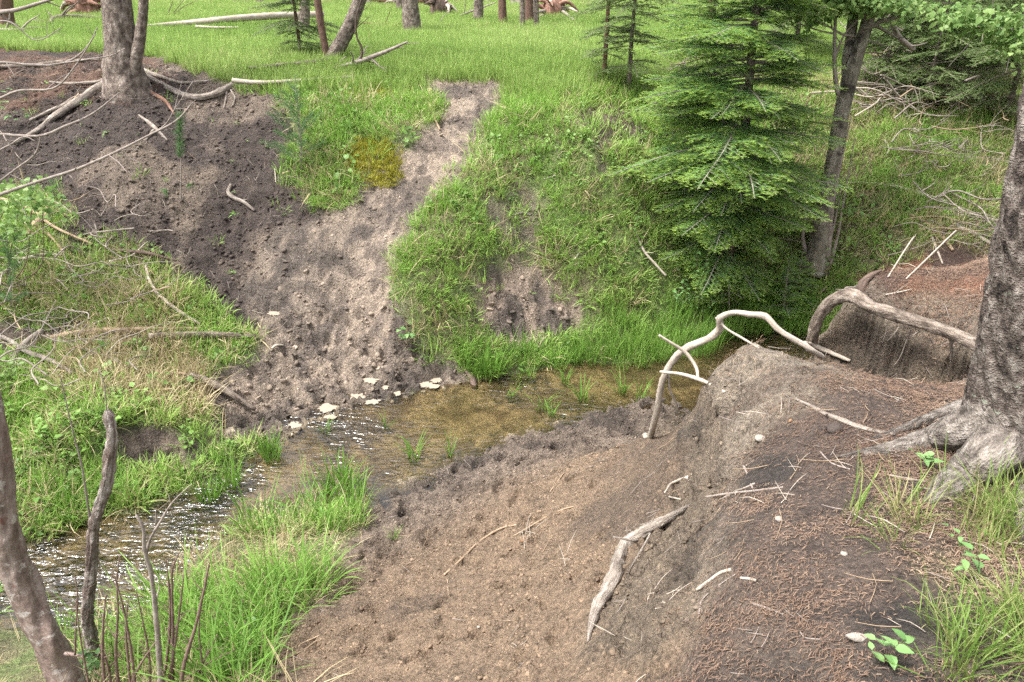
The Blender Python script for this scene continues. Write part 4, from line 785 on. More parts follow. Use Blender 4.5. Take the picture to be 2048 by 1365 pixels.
G_FIR = mat_leaf('fir_needles', [(0.1, (0.075, 0.185, 0.068)), (0.5, (0.165, 0.325, 0.105)), (0.9, (0.25, 0.42, 0.14))], 0.5, 0.5, tip=(0.33, 0.46, 0.09))
G_AIRY = mat_leaf('pale_conifer_needles', [(0.1, (0.17, 0.24, 0.10)), (0.5, (0.26, 0.345, 0.145)), (0.9, (0.34, 0.43, 0.19))], 0.58, 0.5, tip=(0.19, 0.27, 0.10))
G_PINE = mat_leaf('pine_needles', [(0.1, (0.050, 0.115, 0.040)), (0.5, (0.09, 0.18, 0.060)), (0.9, (0.15, 0.26, 0.09))], 0.25, 0.5, inst=False)
G_LEAF = mat_leaf('broad_leaves', [(0.1, (0.10, 0.19, 0.05)), (0.5, (0.175, 0.285, 0.08)), (0.9, (0.27, 0.37, 0.13))], 0.4, 0.45)
G_LEAFG = mat_leaf('seedling_leaves', [(0.1, (0.10, 0.215, 0.065)), (0.5, (0.175, 0.315, 0.11)), (0.9, (0.26, 0.40, 0.16))], 0.35, 0.45, inst=False)
G_NEEDLE = mat_leaf('fallen_needles', [(0.08, (0.065, 0.040, 0.030)), (0.4, (0.155, 0.098, 0.068)), (0.7, (0.26, 0.175, 0.122)), (0.95, (0.40, 0.30, 0.21))], 0.1, 0.7)
def mat_clod():
    t = NT('crumbly_soil'); p = t.pos(); c = t.attr('gcol', 'INSTANCER').outputs['Color']
    k = t.maprange(t.noise(p, 90, 3, 0.7), 0.3, 0.7, 0.7, 1.3); cc = t.new('CombineColor'); [t.l.new(k, cc.inputs[i]) for i in range(3)]
    return t.surf(t.mix(1.0, c, cc.outputs[0], 'MULTIPLY'), 0.85, t.bump(t.noise(p, 110, 3, 0.7), 0.8, 0.01), 0.3)
G_CLOD = mat_clod()
# ------------------------------------------------------------------ plant shapes
class Shape:
    def __init__(s): s.V, s.F, s.v, s.r, s.m = [], [], [], [], []; s.k = 0
    def add(s, V_, F_, v_, r_, mi=0):
        s.V.append(V_); s.F += [tuple(i + s.k for i in f) for f in F_]; s.v.append(v_); s.r.append(r_); s.m += [mi] * len(F_); s.k += len(V_)
    def mesh(s, name, mats, smooth=True):
        me = np_mesh(name, np.concatenate(s.V), s.F, mats[0], smooth)
        for m in mats[1:]: me.materials.append(m)
        if len(mats) > 1: me.polygons.foreach_set('material_index', s.m)
        add_attr(me, 'v', np.concatenate(s.v)); add_attr(me, 'rnd', np.concatenate(s.r)); return me
def blade(s, g, base, h, wd, az, lean, curl, seg=4, twist=0.0, rnd=None):
    d_ = np.array([math.cos(az), math.sin(az), 0]); sd_ = np.array([-math.sin(az + twist), math.cos(az + twist), 0]); P = []; p = np.array(base, float); ang = lean; r = g.random() if rnd is None else rnd
    for i in range(seg + 1):
        f = i / seg; wv = wd * (1 - f) ** 0.6 * (0.75 + 0.5 * min(1, f * 3)) * 0.5
        if i < seg: P += [p - sd_ * wv, p + sd_ * wv]
        else: P.append(p)
        p = p + (d_ * math.sin(ang) + np.array([0, 0, math.cos(ang)])) * h / seg; ang += curl / seg * (0.5 + f)
    F_ = [(2*i, 2*i+1, 2*i+3, 2*i+2) for i in range(seg - 1)] + [(2*seg-2, 2*seg-1, 2*seg)]
    v_ = np.array([j // 2 / seg for j in range(2 * seg)] + [1.0]); s.add(np.array(P), F_, v_, np.full(len(P), r))
def tuft(name, n, h, wd, spread, lean, curl, mat, seed, seg=4, dry=0.0):
    g = random.Random(seed); s = Shape()
    for k in range(n):
        a = g.uniform(0, 6.283); q = spread * math.sqrt(g.random()); hh = h * g.uniform(0.45, 1.1); l = abs(g.gauss(lean, lean * 0.6)); c = max(0, g.gauss(curl, curl * 0.6))
        rn = g.random() * 0.62 if g.random() > dry else g.uniform(0.85, 1.0)
        blade(s, g, (q * math.cos(a), q * math.sin(a), -0.02), hh, wd * g.uniform(0.6, 1.2), a + g.gauss(0, 0.9), l, c, seg, g.uniform(-.5, .5), rn)
    return s.mesh(name, [mat])
def leaf_pts(l, wd, fold=0.25, droop=0.25, n=4):
    """one ovate leaf along +X, folded on its midrib"""
    V_ = []; F_ = []
    for i in range(n + 1):
        f = i / n; x = l * f; ww = wd * 0.5 * math.sin(math.pi * min(1, f ** 0.75 * 0.97 + 0.03)) if 0 < i < n else 0.0; z = -droop * l * f * f
        V_ += [(x, -ww, z + fold * ww), (x, 0, z), (x, ww, z + fold * ww)]
    for i in range(n): a = i * 3; F_ += [(a, a+1, a+4, a+3), (a+1, a+2, a+5, a+4)]
    return np.array(V_), F_
def rot(V_, rx, ry, rz): return V_ @ np.array(Euler((rx, ry, rz)).to_matrix()).T
def herb(name, n, ls, h, mat, seed, ratio=0.6, spread=0.05, lift=0.2):
    g = random.Random(seed); s = Shape()
    for k in range(n):
        a = g.uniform(0, 6.283); l = ls * g.uniform(0.6, 1.2); V_, F_ = leaf_pts(l, l * ratio, 0.2, 0.3, 3); V_ = rot(V_, g.gauss(0, .25), -g.gauss(lift, .35), a + g.gauss(0, .3))
        q = spread * g.random(); z = h * g.uniform(0.15, 1.0); V_ = V_ + np.array([q * math.cos(a), q * math.sin(a), z]); s.add(V_, F_, np.linspace(0, 1, len(V_)), np.full(len(V_), g.random()))
    return s.mesh(name, [mat])
def clod_mesh(seed):
    g = np.random.default_rng(seed); import bmesh
    bm = bmesh.new(); bmesh.ops.create_icosphere(bm, subdivisions=2, radius=1.0)
    for v in bm.verts:
        n = 0.35 * float(vnoise(v.co.x * 1.7 + seed * 5, v.co.y * 1.7 + v.co.z * 2.3, seed)) + 0.25 * float(vnoise(v.co.x * 4 + seed, v.co.y * 4 + v.co.z * 5, seed + 3)); v.co *= 0.7 + n; v.co.z *= 0.7
    me = bpy.data.meshes.new('clod'); bm.to_mesh(me); bm.free(); me.materials.append(G_CLOD); me.polygons.foreach_set('use_smooth', np.full(len(me.polygons), True)); return me
# ------------------------------------------------------------------ scatter: instances on points
def scatter(name, P, rots, scl, tint, idx, meshes, parent=None, gcol=None, **tags):
    lib = bpy.data.collections.new(name + '_shapes')
    for k, m in enumerate(meshes): lib.objects.link(bpy.data.objects.new('%s_shape_%02d' % (name, k), m))
    P = np.asarray(P, float); me = bpy.data.meshes.new(name); og = np.array(parent.location) if parent else np.zeros(3)
    me.vertices.add(len(P)); me.vertices.foreach_set('co', (P - og).astype(np.float32).ravel())
    add_attr(me, 'rot', rots, 'FLOAT_VECTOR'); add_attr(me, 'scl', scl, 'FLOAT_VECTOR' if np.ndim(scl) == 2 else 'FLOAT'); add_attr(me, 'tint', tint); add_attr(me, 'idx', idx, 'INT')
    if gcol is not None: add_attr(me, 'gcol', np.c_[gcol, np.ones(len(P))], 'FLOAT_COLOR')
    o = link(name, me, parent)
    for m in {mm for x in meshes for mm in x.materials}: me.materials.append(m)
    ng = bpy.data.node_groups.new(name + '_nodes', 'GeometryNodeTree'); ng.interface.new_socket('Geometry', in_out='INPUT', socket_type='NodeSocketGeometry'); ng.interface.new_socket('Geometry', in_out='OUTPUT', socket_type='NodeSocketGeometry')
    N = ng.nodes; L = ng.links; gi = N.new('NodeGroupInput'); go = N.new('NodeGroupOutput'); ip = N.new('GeometryNodeInstanceOnPoints'); ci = N.new('GeometryNodeCollectionInfo')
    ci.inputs['Collection'].default_value = lib; ci.inputs['Separate Children'].default_value = True; ci.inputs['Reset Children'].default_value = True
    def na(nm, typ): n = N.new('GeometryNodeInputNamedAttribute'); n.data_type = typ; n.inputs['Name'].default_value = nm; return n.outputs['Attribute']
    L.new(gi.outputs[0], ip.inputs['Points']); L.new(ci.outputs[0], ip.inputs['Instance']); ip.inputs['Pick Instance'].default_value = True
    L.new(na('idx', 'INT'), ip.inputs['Instance Index']); L.new(na('rot', 'FLOAT_VECTOR'), ip.inputs['Rotation']); L.new(na('scl', 'FLOAT_VECTOR' if np.ndim(scl) == 2 else 'FLOAT'), ip.inputs['Scale'])
    L.new(ip.outputs[0], go.inputs[0]); md = o.modifiers.new('scatter', 'NODES'); md.node_group = ng
    return put(o, **tags)
def G_at(Mk, x, y): return bil(gx, gy, Mk, x, y)
NSLOPE = np.gradient(GZ, gy, gx)
def sow(n, box, dens, view=True):
    """random ground points in a world box kept with probability dens(x, y)"""
    x = rng.uniform(box[0], box[2], n); y = rng.uniform(box[1], box[3], n)
    if view: k = np.abs(x) < 0.72 * y + 0.9; x = x[k]; y = y[k]
    k = rng.random(len(x)) < dens(x, y); x = x[k]; y = y[k]
    return np.c_[x, y, H(x, y)]
def strew(name, P, meshes, s0=0.7, s1=1.3, tilt=0.15, tn=1.2, ts=0, down=0.0, tint=None, flat=False, zoff=0.0, parent=None, **tags):
    n = len(P); x, y = P[:, 0], P[:, 1]; P = P + np.array([0, 0, zoff])
    if tint is None: tint = np.clip(0.5 + 0.55 * fbm(x * tn, y * tn, 700 + ts, 3) + rng.normal(0, 0.16, n), 0, 1)
    sl = rng.uniform(s0, s1, n)
    gxv = bil(gx, gy, NSLOPE[1], x, y); gyv = bil(gx, gy, NSLOPE[0], x, y)
    if flat: rx = np.arctan(gyv); ry = -np.arctan(gxv)
    else: rx = -np.arctan(gyv) * down; ry = np.arctan(gxv) * down
    rots = np.c_[rx + rng.normal(0, tilt, n), ry + rng.normal(0, tilt, n), rng.uniform(0, 6.283, n) if not flat else rng.uniform(0, 0.001, n)]
    return scatter(name, P, rots, sl, tint, rng.integers(0, len(meshes), n), meshes, parent, **tags)
# density fields
meadow = sst(2.30, 2.42, base) * (GY > 9) * np.clip(1 - bare, 0, 1)
wetland = world_poly([(1090,735),(1180,690),(1280,640),(1420,605),(1600,575),(1700,600),(1640,700),(1400,730),(1320,770)])
wetl = sst(-0.15, 0.15, poly_sd(GX, GY, wetland) + jx) * (GZ > -0.03) * sst(0.45, 0.3, base)
midslope = np.clip(1 - bare, 0, 1) * (1 - sst(2.30, 2.42, base)) * (GZ > 0.012) * (GX < 10) * (1 - wetl * 0.8) * (1 - ((GX > 0.6) & (GY < 5.9) & (base > 0.25)))
leftbank = midslope * (GX < -1.0)
fg = np.clip(1 - bare, 0, 1) * (GY < 4.9) * (GX < -0.2) * (GZ > -0.01)
# ------------------------------------------------------------------ meadow
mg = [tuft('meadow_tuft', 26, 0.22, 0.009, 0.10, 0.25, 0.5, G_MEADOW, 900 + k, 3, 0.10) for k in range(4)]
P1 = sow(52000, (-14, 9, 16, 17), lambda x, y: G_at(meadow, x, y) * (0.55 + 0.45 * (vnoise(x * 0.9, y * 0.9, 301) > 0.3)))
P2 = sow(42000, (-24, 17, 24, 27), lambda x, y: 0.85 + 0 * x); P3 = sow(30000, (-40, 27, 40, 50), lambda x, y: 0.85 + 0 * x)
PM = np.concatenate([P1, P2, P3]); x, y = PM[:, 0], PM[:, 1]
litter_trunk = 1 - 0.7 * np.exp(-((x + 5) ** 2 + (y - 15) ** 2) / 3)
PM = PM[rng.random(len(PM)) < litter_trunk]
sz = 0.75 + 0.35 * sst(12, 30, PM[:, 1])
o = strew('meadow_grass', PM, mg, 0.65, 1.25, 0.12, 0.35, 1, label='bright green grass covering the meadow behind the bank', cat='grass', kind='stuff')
strawp = world_poly([(150,680),(300,660),(420,720),(470,810),(380,830),(250,820),(150,780)])
strawf = sst(-0.1, 0.1, poly_sd(GX, GY, strawp) + jx); deadr = sst(-0.1, 0.15, poly_sd(GX, GY, world_poly([(0,560),(200,560),(380,600),(380,650),(150,640),(0,640)])) + jx)
mossf = np.maximum(sst(-0.1, 0.12, poly_sd(GX, GY, world_poly([(690,315),(720,292),(775,300),(790,340),(750,360),(695,345)])) + jx), 0.7 * sst(-0.1, 0.12, poly_sd(GX, GY, world_poly([(690,175),(760,165),(800,185),(770,205),(700,200)])) + jx))
PMS = sow(15000, (-20, 10.5, 20, 30), lambda x, y: G_at(meadow, x, y) * np.clip(2.2 * vnoise(x * 0.5, y * 0.5, 305) - 1.0, 0.05, 1))
MST = [tuft('meadow_straw', 14, 0.22, 0.009, 0.10, 0.6, 0.9, G_DRY, 910 + k, 3) for k in range(3)]
strew('meadow_straw', PMS, MST, 0.6, 1.2, 0.3, 0.6, 14, label='pale dead stalks mixed into the meadow grass', cat='grass', kind='stuff')
# ------------------------------------------------------------------ bank grass: green, dry and fine
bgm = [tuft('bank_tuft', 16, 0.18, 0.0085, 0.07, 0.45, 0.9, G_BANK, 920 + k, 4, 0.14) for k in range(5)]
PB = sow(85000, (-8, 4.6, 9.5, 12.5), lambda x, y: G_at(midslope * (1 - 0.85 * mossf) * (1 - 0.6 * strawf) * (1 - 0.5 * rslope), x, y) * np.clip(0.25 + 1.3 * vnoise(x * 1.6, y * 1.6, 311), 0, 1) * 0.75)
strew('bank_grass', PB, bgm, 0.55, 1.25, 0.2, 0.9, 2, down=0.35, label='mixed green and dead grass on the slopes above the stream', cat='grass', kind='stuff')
dgm = [tuft('dry_tuft', 14, 0.27, 0.0065, 0.06, 0.9, 1.3, G_DRY, 940 + k, 4) for k in range(4)]
PD = sow(58000, (-8, 4.6, 9.5, 12.5), lambda x, y: G_at(midslope * (1 - 0.8 * mossf), x, y) * np.clip(0.14 * G_at(rslope, x, y) + 0.10 * (x < -1.6) + 0.07 * (vnoise(x * 1.3 + 7, y * 1.3, 321) > 0.45) + 0.05 + 0.85 * G_at(strawf, x, y) + 0.6 * G_at(deadr, x, y), 0, 1))
strew('dry_grass', PD, dgm, 0.6, 1.35, 0.35, 1.2, 3, down=0.6, label='pale dead grass matted between the green bank grass', cat='grass', kind='stuff')
# lush waterside grass
wgm = [tuft('reed_tuft', 16, 0.38, 0.0075, 0.07, 0.18, 0.55, G_WATER, 960 + k, 5, 0.05) for k in range(4)]
edge = midslope * sst(0.28, 0.05, base) * (GX < 0.4) * (GX > -4.6) * 0.55 * (GY > 4.6)
PW = sow(26000, (-5, 4, 5.5, 9.5), lambda x, y: np.clip(0.55 * G_at(wetl, x, y) + 0.30 * G_at(edge, x, y), 0, 1))
strew('waterside_grass', PW, wgm, 0.55, 1.1, 0.12, 1.2, 4, label='lush upright grass along the wet stream margin', cat='grass', kind='stuff')
# foreground grass, left
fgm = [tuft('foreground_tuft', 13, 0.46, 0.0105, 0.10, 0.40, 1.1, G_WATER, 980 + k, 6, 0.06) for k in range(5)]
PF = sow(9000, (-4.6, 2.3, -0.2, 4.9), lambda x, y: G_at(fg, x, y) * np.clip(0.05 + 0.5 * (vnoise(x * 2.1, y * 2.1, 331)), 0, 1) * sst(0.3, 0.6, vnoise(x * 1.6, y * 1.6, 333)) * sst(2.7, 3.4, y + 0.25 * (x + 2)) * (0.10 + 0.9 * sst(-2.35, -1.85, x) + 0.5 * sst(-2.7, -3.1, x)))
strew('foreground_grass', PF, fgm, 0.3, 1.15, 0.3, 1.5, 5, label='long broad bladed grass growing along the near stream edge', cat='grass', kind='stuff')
fdm = [tuft('foreground_straw', 12, 0.36, 0.006, 0.08, 1.0, 1.0, G_DRY, 985 + k, 4) for k in range(3)]
PFD = sow(3500, (-4.6, 2.3, -0.2, 4.9), lambda x, y: G_at(fg, x, y) * 0.5 * (0.2 + 0.8 * sst(-2.4, -1.9, x)))
strew('foreground_straw', PFD, fdm, 0.5, 1.0, 0.3, 1.5, 6, label='flattened straw under the long foreground grass', cat='grass', kind='stuff')
# right foreground grass: fine, half dead
tg = mask('tuftgrass', 0.25); rgm = [tuft('fine_tuft', 22, 0.26, 0.0042, 0.05, 0.42, 1.0, G_FINE, 990 + k, 5, 0.3) for k in range(4)]
PR = sow(4200, (0.6, 1.0, 3.2, 3.2), lambda x, y: G_at(tg, x, y) * np.clip(-0.1 + 1.25 * vnoise(x * 3.2, y * 3.2, 341), 0, 1), False)
strew('corner_grass', PR, rgm, 0.6, 1.15, 0.25, 2.0, 7, label='fine half dry grass in the right foreground corner', cat='grass', kind='stuff')
# ------------------------------------------------------------------ low herbs
hm = [herb('herb', 9, 0.045, 0.09, G_HERB, 1000 + k) for k in range(4)] + [herb('herb', 7, 0.06, 0.11, G_HERB, 1010 + k, 0.75) for k in range(3)]
PH = sow(30000, (-7, 4.6, 7.5, 11.5), lambda x, y: G_at(midslope, x, y) * np.clip(1.5 * vnoise(x * 1.8 + 3, y * 1.8, 351) - 0.75, 0.02, 0.4))
strew('bank_herbs', PH, hm, 0.5, 1.1, 0.25, 1.2, 8, down=0.3, label='small leafy herbs dotted over the grassy bank', cat='herbs', kind='stuff')
lhm = [herb('large_herb', 7, 0.062, 0.13, G_HERB, 1020 + k, 0.85, 0.08) for k in range(5)]
PL = sow(6000, (-6.5, 4.4, -1.6, 9.5), lambda x, y: G_at(leftbank, x, y) * np.clip(0.06 * (vnoise(x * 1.5, y * 1.5, 361) > 0.5) + 0.22 * np.exp(-((x + 3.9) ** 2 + (y - 5.4) ** 2) / 0.7) + 0.3 * np.exp(-((x + 4.9) ** 2 + (y - 8.0) ** 2) / 0.5), 0, 0.7))
strew('broadleaf_herbs', PL, lhm, 0.5, 1.15, 0.25, 1.5, 9, label='broad round leaved herbs covering the left bank', cat='herbs', kind='stuff')
# sprouts on bare soil
PS = sow(3000, (-7, 6, 1.5, 11), lambda x, y: 0.05 * np.clip(G_at(M['soil'], x, y) - G_at(M['mud'], x, y), 0, 1) + 0.08 * G_at(M['patch'], x, y))
strew('soil_sprouts', PS, hm[:3] + bgm[:2], 0.35, 0.9, 0.25, 1.0, 10, label='scattered green sprouts on the dark cliff', cat='sprouts', kind='stuff')
# moss
mm = [tuft('moss_tuft', 40, 0.05, 0.006, 0.06, 0.6, 0.6, G_MOSS, 1040 + k, 2) for k in range(3)]
PO = sow(40000, (-3.5, 7.5, 0.5, 11.5), lambda x, y: G_at(mossf, x, y))
strew('yellow_moss', PO, mm, 0.6, 1.3, 0.3, 2.0, 11, down=0.5, label='cushion of yellow green moss on the turf left of the mud path', cat='moss', kind='stuff')
# ------------------------------------------------------------------ needle litter, crumbs, twig litter
def litter(name, n, l, wd, R_, seed, mat):
    g = random.Random(seed); s = Shape()
    for k in range(n):
        a = g.uniform(0, 6.283); q = R_ * math.sqrt(g.random()); p = np.array([q * math.cos(a), q * math.sin(a), g.uniform(0.001, 0.008)]); az = g.uniform(0, 6.283); ll = l * g.uniform(0.5, 1.2)
        d_ = np.array([math.cos(az), math.sin(az), g.gauss(0, 0.12)]); n_ = np.array([-math.sin(az), math.cos(az), 0]) * wd * g.uniform(0.6, 1.4); m = p + d_ * ll * 0.5 + np.array([0, 0, 0.002]); e = p + d_ * ll
        u = np.array([0, 0, wd * 0.9])
        s.add(np.array([p - n_, p + n_, p + u, m + n_, m - n_, m + u, e]), [(0, 4, 5, 2), (2, 5, 3, 1), (4, 6, 5), (5, 6, 3)], np.zeros(7), np.full(7, g.random()))
    return s.mesh(name, [mat], False)
nm_ = [litter('needle_litter', 24, 0.024, 0.0009, 0.07, 1060 + k, G_NEEDLE) for k in range(5)]
lit = np.clip(M['needle'] * (1 - 0.7 * M['clay']) + M['duff'] + 0.25 * M['rootfoot'] + 0.15 * M['clay'] * sst(1.5, 1.8, base), 0, 1)
PN = sow(60000, (0.3, 0.8, 5.2, 6.0), lambda x, y: G_at(lit, x, y) * np.clip(1.6 * vnoise(x * 2.6, y * 2.6, 371) - 0.1, 0.12, 1) * 0.42, False)
PN = np.concatenate([PN, sow(9000, (-7, 9, -3, 12), lambda x, y: 0.4 * G_at(M['rootfoot'], x, y))])
strew('needle_litter', PN, nm_, 0.7, 1.3, 0.06, 1.4, 12, flat=True, label='reddish brown conifer needles littering the near bank', cat='needles', kind='stuff')
cm = [clod_mesh(k) for k in range(6)]
def crumbs(name, n, box, dens, s0, s1, lab, tn, seed, tb=0.5):
    P = sow(n, box, dens); s_ = s0 * (s1 / s0) ** (rng.random(len(P)) ** 2.2)
    gc = np.stack([bil(gx, gy, colr[..., i], P[:, 0], P[:, 1]) for i in range(3)], -1) * np.exp(rng.normal(0, 0.2, len(P)))[:, None]
    scatter(name, P - np.c_[0 * s_, 0 * s_, 0.1 * s_], rng.uniform(0, 6.28, (len(P), 3)) * [0.15, 0.15, 1], np.c_[s_, s_ * rng.uniform(0.7, 1.3, len(P)), s_ * rng.uniform(0.5, 1.0, len(P))], 0 * s_, rng.integers(0, 6, len(P)), cm, gcol=np.clip(gc, 0.01, 0.6), label=lab, cat='soil', kind='stuff')
crumbs('mud_clods', 34000, (-4.5, 5.5, 2.5, 11.2), lambda x, y: np.clip(G_at(mudd, x, y) * (0.25 + 0.75 * G_at(low, x, y)) * 0.5, 0, 1) * (H(x, y) > -0.01), 0.008, 0.035, 'lumpy trodden mud clods on the mud slope', 1.5, 801, 0.55)
crumbs('soil_crumbs', 40000, (-7.5, 6.5, 0, 11.5), lambda x, y: 0.6 * np.clip(G_at(M['soil'], x, y) - G_at(M['mud'], x, y), 0, 1), 0.006, 0.03, 'dark crumbs of soil on the eroded cliff', 1.3, 802, 0.33)
crumbs('sand_crumbs', 48000, (-2.6, 1.8, 2.2, 7.0), lambda x, y: np.clip(G_at(M['sand'], x, y) * (1 - 0.75 * G_at(calm, x, y)) * (0.35 + 0.65 * (vnoise(x * 4, y * 4, 381) > 0.45)) + 0.06 * G_at(M['clay'], x, y), 0, 1), 0.003, 0.014, 'crumbs of dry soil over the sandy slope and clay nose', 1.6, 803, 0.6)
tlm = []
for k in range(5):
    g = Geo(); q = random.Random(1100 + k)
    for j in range(3):
        a = q.uniform(0, 6.28); p = np.array([q.gauss(0, .08), q.gauss(0, .08), 0.006]); d_ = np.array([math.cos(a), math.sin(a), q.gauss(0, .1)]) * q.uniform(0.05, 0.14); g.tube([p, p + d_ * 0.5 + np.array([0, 0, q.gauss(0, .006)]), p + d_], [0.002, 0.0018, 0.001], 4, step=0.03)
    tlm.append(g.data('twig_litter', (W_TWIG, W_PALE, W_TAN)[k % 3]))
PT_ = np.concatenate([sow(1400, (-7, 6, 5, 11.5), lambda x, y: 0.6 * np.clip(G_at(M['soil'], x, y) + 0.3 * G_at(midslope, x, y), 0, 1)), sow(900, (-1.5, 1.2, 3, 5.5), lambda x, y: 0.16 * G_at(M['sand'], x, y) + 0.5 * G_at(np.clip(M['clay'] + M['needle'] + M['duff'], 0, 1), x, y), False)])
strew('twig_litter', PT_, tlm, 0.6, 1.3, 0.05, 1.0, 13, flat=True, zoff=0.003, label='fine broken twigs strewn on the bare soil', cat='twigs', kind='stuff')
# ------------------------------------------------------------------ conifer branch shapes: twigs carrying flat needles
def needle_branch(name, L_, seed, mat, step=0.035, nl=0.022, nw=0.0042, gap=0.0055, droop=0.12, side=0.45, ang=0.85, sec=True, tipc=0.06, wood=W_TWIG, bare=0.18, up=0.25):
    g = random.Random(seed); segs = []      # (p0, p1, tip0, tip1)
    def ax(x): return np.array([x, 0.02 * L_ * math.sin(x / L_ * 3 + seed), -droop * L_ * (x / L_) ** 2 + 0.05 * L_ * max(0, x / L_ - 0.75)])
    xs = np.linspace(0, L_, max(6, int(L_ / 0.05))); wv = Geo(); wv.tube([ax(v) for v in xs[::2]] + [ax(L_)], [0.008 * L_ + 0.002, 0.0015], 5, step=0.08)
    for a, b in zip(xs[:-1], xs[1:]):
        if a > bare * L_: segs.append((ax(a), ax(b), max(0, 1 - (L_ - a) / tipc), max(0, 1 - (L_ - b) / tipc)))
    x = bare * L_; sd_ = 1
    while x < L_ * 0.97:
        ln = side * (L_ - x) * g.uniform(0.75, 1.15) + 0.045; d_ = np.array([math.cos(ang), sd_ * math.sin(ang), g.gauss(-0.10, 0.16)]); p = ax(x); k = max(2, int(ln / 0.05)); pts = [p + (d_ + np.array([0.18, 0, -0.25 * ln]) * (j / k)) * ln * j / k for j in range(k + 1)]
        for j in range(k): segs.append((pts[j], pts[j+1], max(0, 1 - (k - j) / k * ln / tipc), max(0, 1 - (k - j - 1) / k * ln / tipc)))
        if ln > 0.12: wv.tube([pts[0], pts[k // 2], pts[-1]], [0.0025, 0.0018, 0.001], 3, step=0.2, endcap=False)
        if sec and ln > 0.10:
            y_ = 0.04; s2 = 1
            while y_ < ln * 0.9:
                l2 = 0.5 * (ln - y_) * g.uniform(0.6, 1.1) + 0.03; i = min(k - 1, int(y_ / ln * k)); p2 = pts[i] + (pts[i+1] - pts[i]) * (y_ / ln * k - i); a2 = math.atan2(d_[1], d_[0]) + s2 * 0.8
                d2 = np.array([math.cos(a2), math.sin(a2), g.gauss(-0.08, 0.12)]); segs.append((p2, p2 + d2 * l2 * 0.5, max(0, 1 - l2 / tipc), max(0, 1 - l2 * 0.5 / tipc))); segs.append((p2 + d2 * l2 * 0.5, p2 + d2 * l2 + np.array([0, 0, -0.01]), max(0, 1 - l2 * 0.5 / tipc), 1)); y_ += step * 0.9; s2 = -s2
        x += step * g.uniform(0.7, 1.2); sd_ = -sd_
    A = np.array([s[0] for s in segs]); B = np.array([s[1] for s in segs]); T0 = np.array([s[2] for s in segs]); T1 = np.array([s[3] for s in segs])
    ln = np.linalg.norm(B - A, axis=1); cnt = np.maximum(1, (ln / gap).astype(int)); idx = np.repeat(np.arange(len(segs)), cnt); q = np.random.default_rng(seed)
    f = q.random(len(idx)); D = (B - A)[idx] / ln[idx][:, None]; P = A[idx] + (B - A)[idx] * f[:, None]; tp_ = (T0[idx] + (T1 - T0)[idx] * f); S = np.cross(D, [0, 0, 1.0]); S /= np.linalg.norm(S, axis=1)[:, None] + 1e-9; U = np.cross(S, D)
    th = np.where(q.random(len(idx)) < 0.5, 0, np.pi) + q.normal(0, 0.45, len(idx)); sgn = np.abs(np.sin(th)) * up + 0.12
    N_ = S * np.cos(th)[:, None] + U * sgn[:, None]; dirn = D * 0.62 + N_ * 0.8; ll = nl * q.uniform(0.7, 1.15, len(idx)); E = P + dirn * ll[:, None]; W_ = np.cross(dirn, U + 0.4 * q.normal(size=U.shape)); W_ /= np.linalg.norm(W_, axis=1)[:, None] + 1e-9
    n = len(idx); V_ = np.empty((n * 3, 3)); V_[0::3] = P - W_ * nw / 2; V_[1::3] = P + W_ * nw / 2; V_[2::3] = E
    wV = np.concatenate(wv.V); wF = np.concatenate(wv.F) + n * 3
    me = np_mesh(name, np.concatenate([V_, wV]), [tuple(t_) for t_ in np.arange(n * 3).reshape(-1, 3).tolist()] + [tuple(t_) for t_ in wF.tolist()], mat, False)
    me.materials.append(wood); me.polygons.foreach_set('material_index', [0] * n + [1] * len(wF))
    add_attr(me, 'v', np.r_[np.repeat(np.clip(tp_, 0, 1), 3), np.zeros(len(wV))]); add_attr(me, 'rnd', np.r_[np.repeat(np.clip(0.5 + 0.5 * vnoise(P[:, 0] * 9, P[:, 1] * 9, seed) - 0.25 + q.normal(0, .12, n), 0, 1), 3), np.zeros(len(wV))])
    add_attr(me, 'bk', np.r_[np.zeros((n * 3, 3)), np.concatenate(wv.B)], 'FLOAT_VECTOR'); return me
FIRB = [needle_branch('fir_branch', l, 1200 + k, G_FIR, 0.034, 0.028, 0.0055, 0.0045, 0.16, 0.5, 0.9, True, 0.075, up=0.55) for k, l in enumerate((0.4, 0.4, 0.7, 0.7, 1.05, 1.05))]; FIRL = (0.4, 0.7, 1.05)
AIRB = [needle_branch('thin_branch', l, 1220 + k, G_AIRY, 0.042, 0.030, 0.0075, 0.0048, 0.24, 0.5, 0.75, True, 0.04, bare=0.12, up=0.6) for k, l in enumerate((0.35, 0.35, 0.65, 0.65, 1.0, 1.0))]; AIRL = (0.35, 0.65, 1.0)
DEADB = []
for k in range(3):
    g = Geo(); c, r = g.tube([np.array([i * 0.2, 0, -0.06 * (i * 0.2) ** 2]) for i in range(6)], [0.006, 0.0015], 4, step=0.08, seed=k); g.twigs(c, r, 16, 0.3, 1240 + k, -0.1, lo=0.1, sides=3); DEADB.append(g.data('dead_branch', W_TWIG))
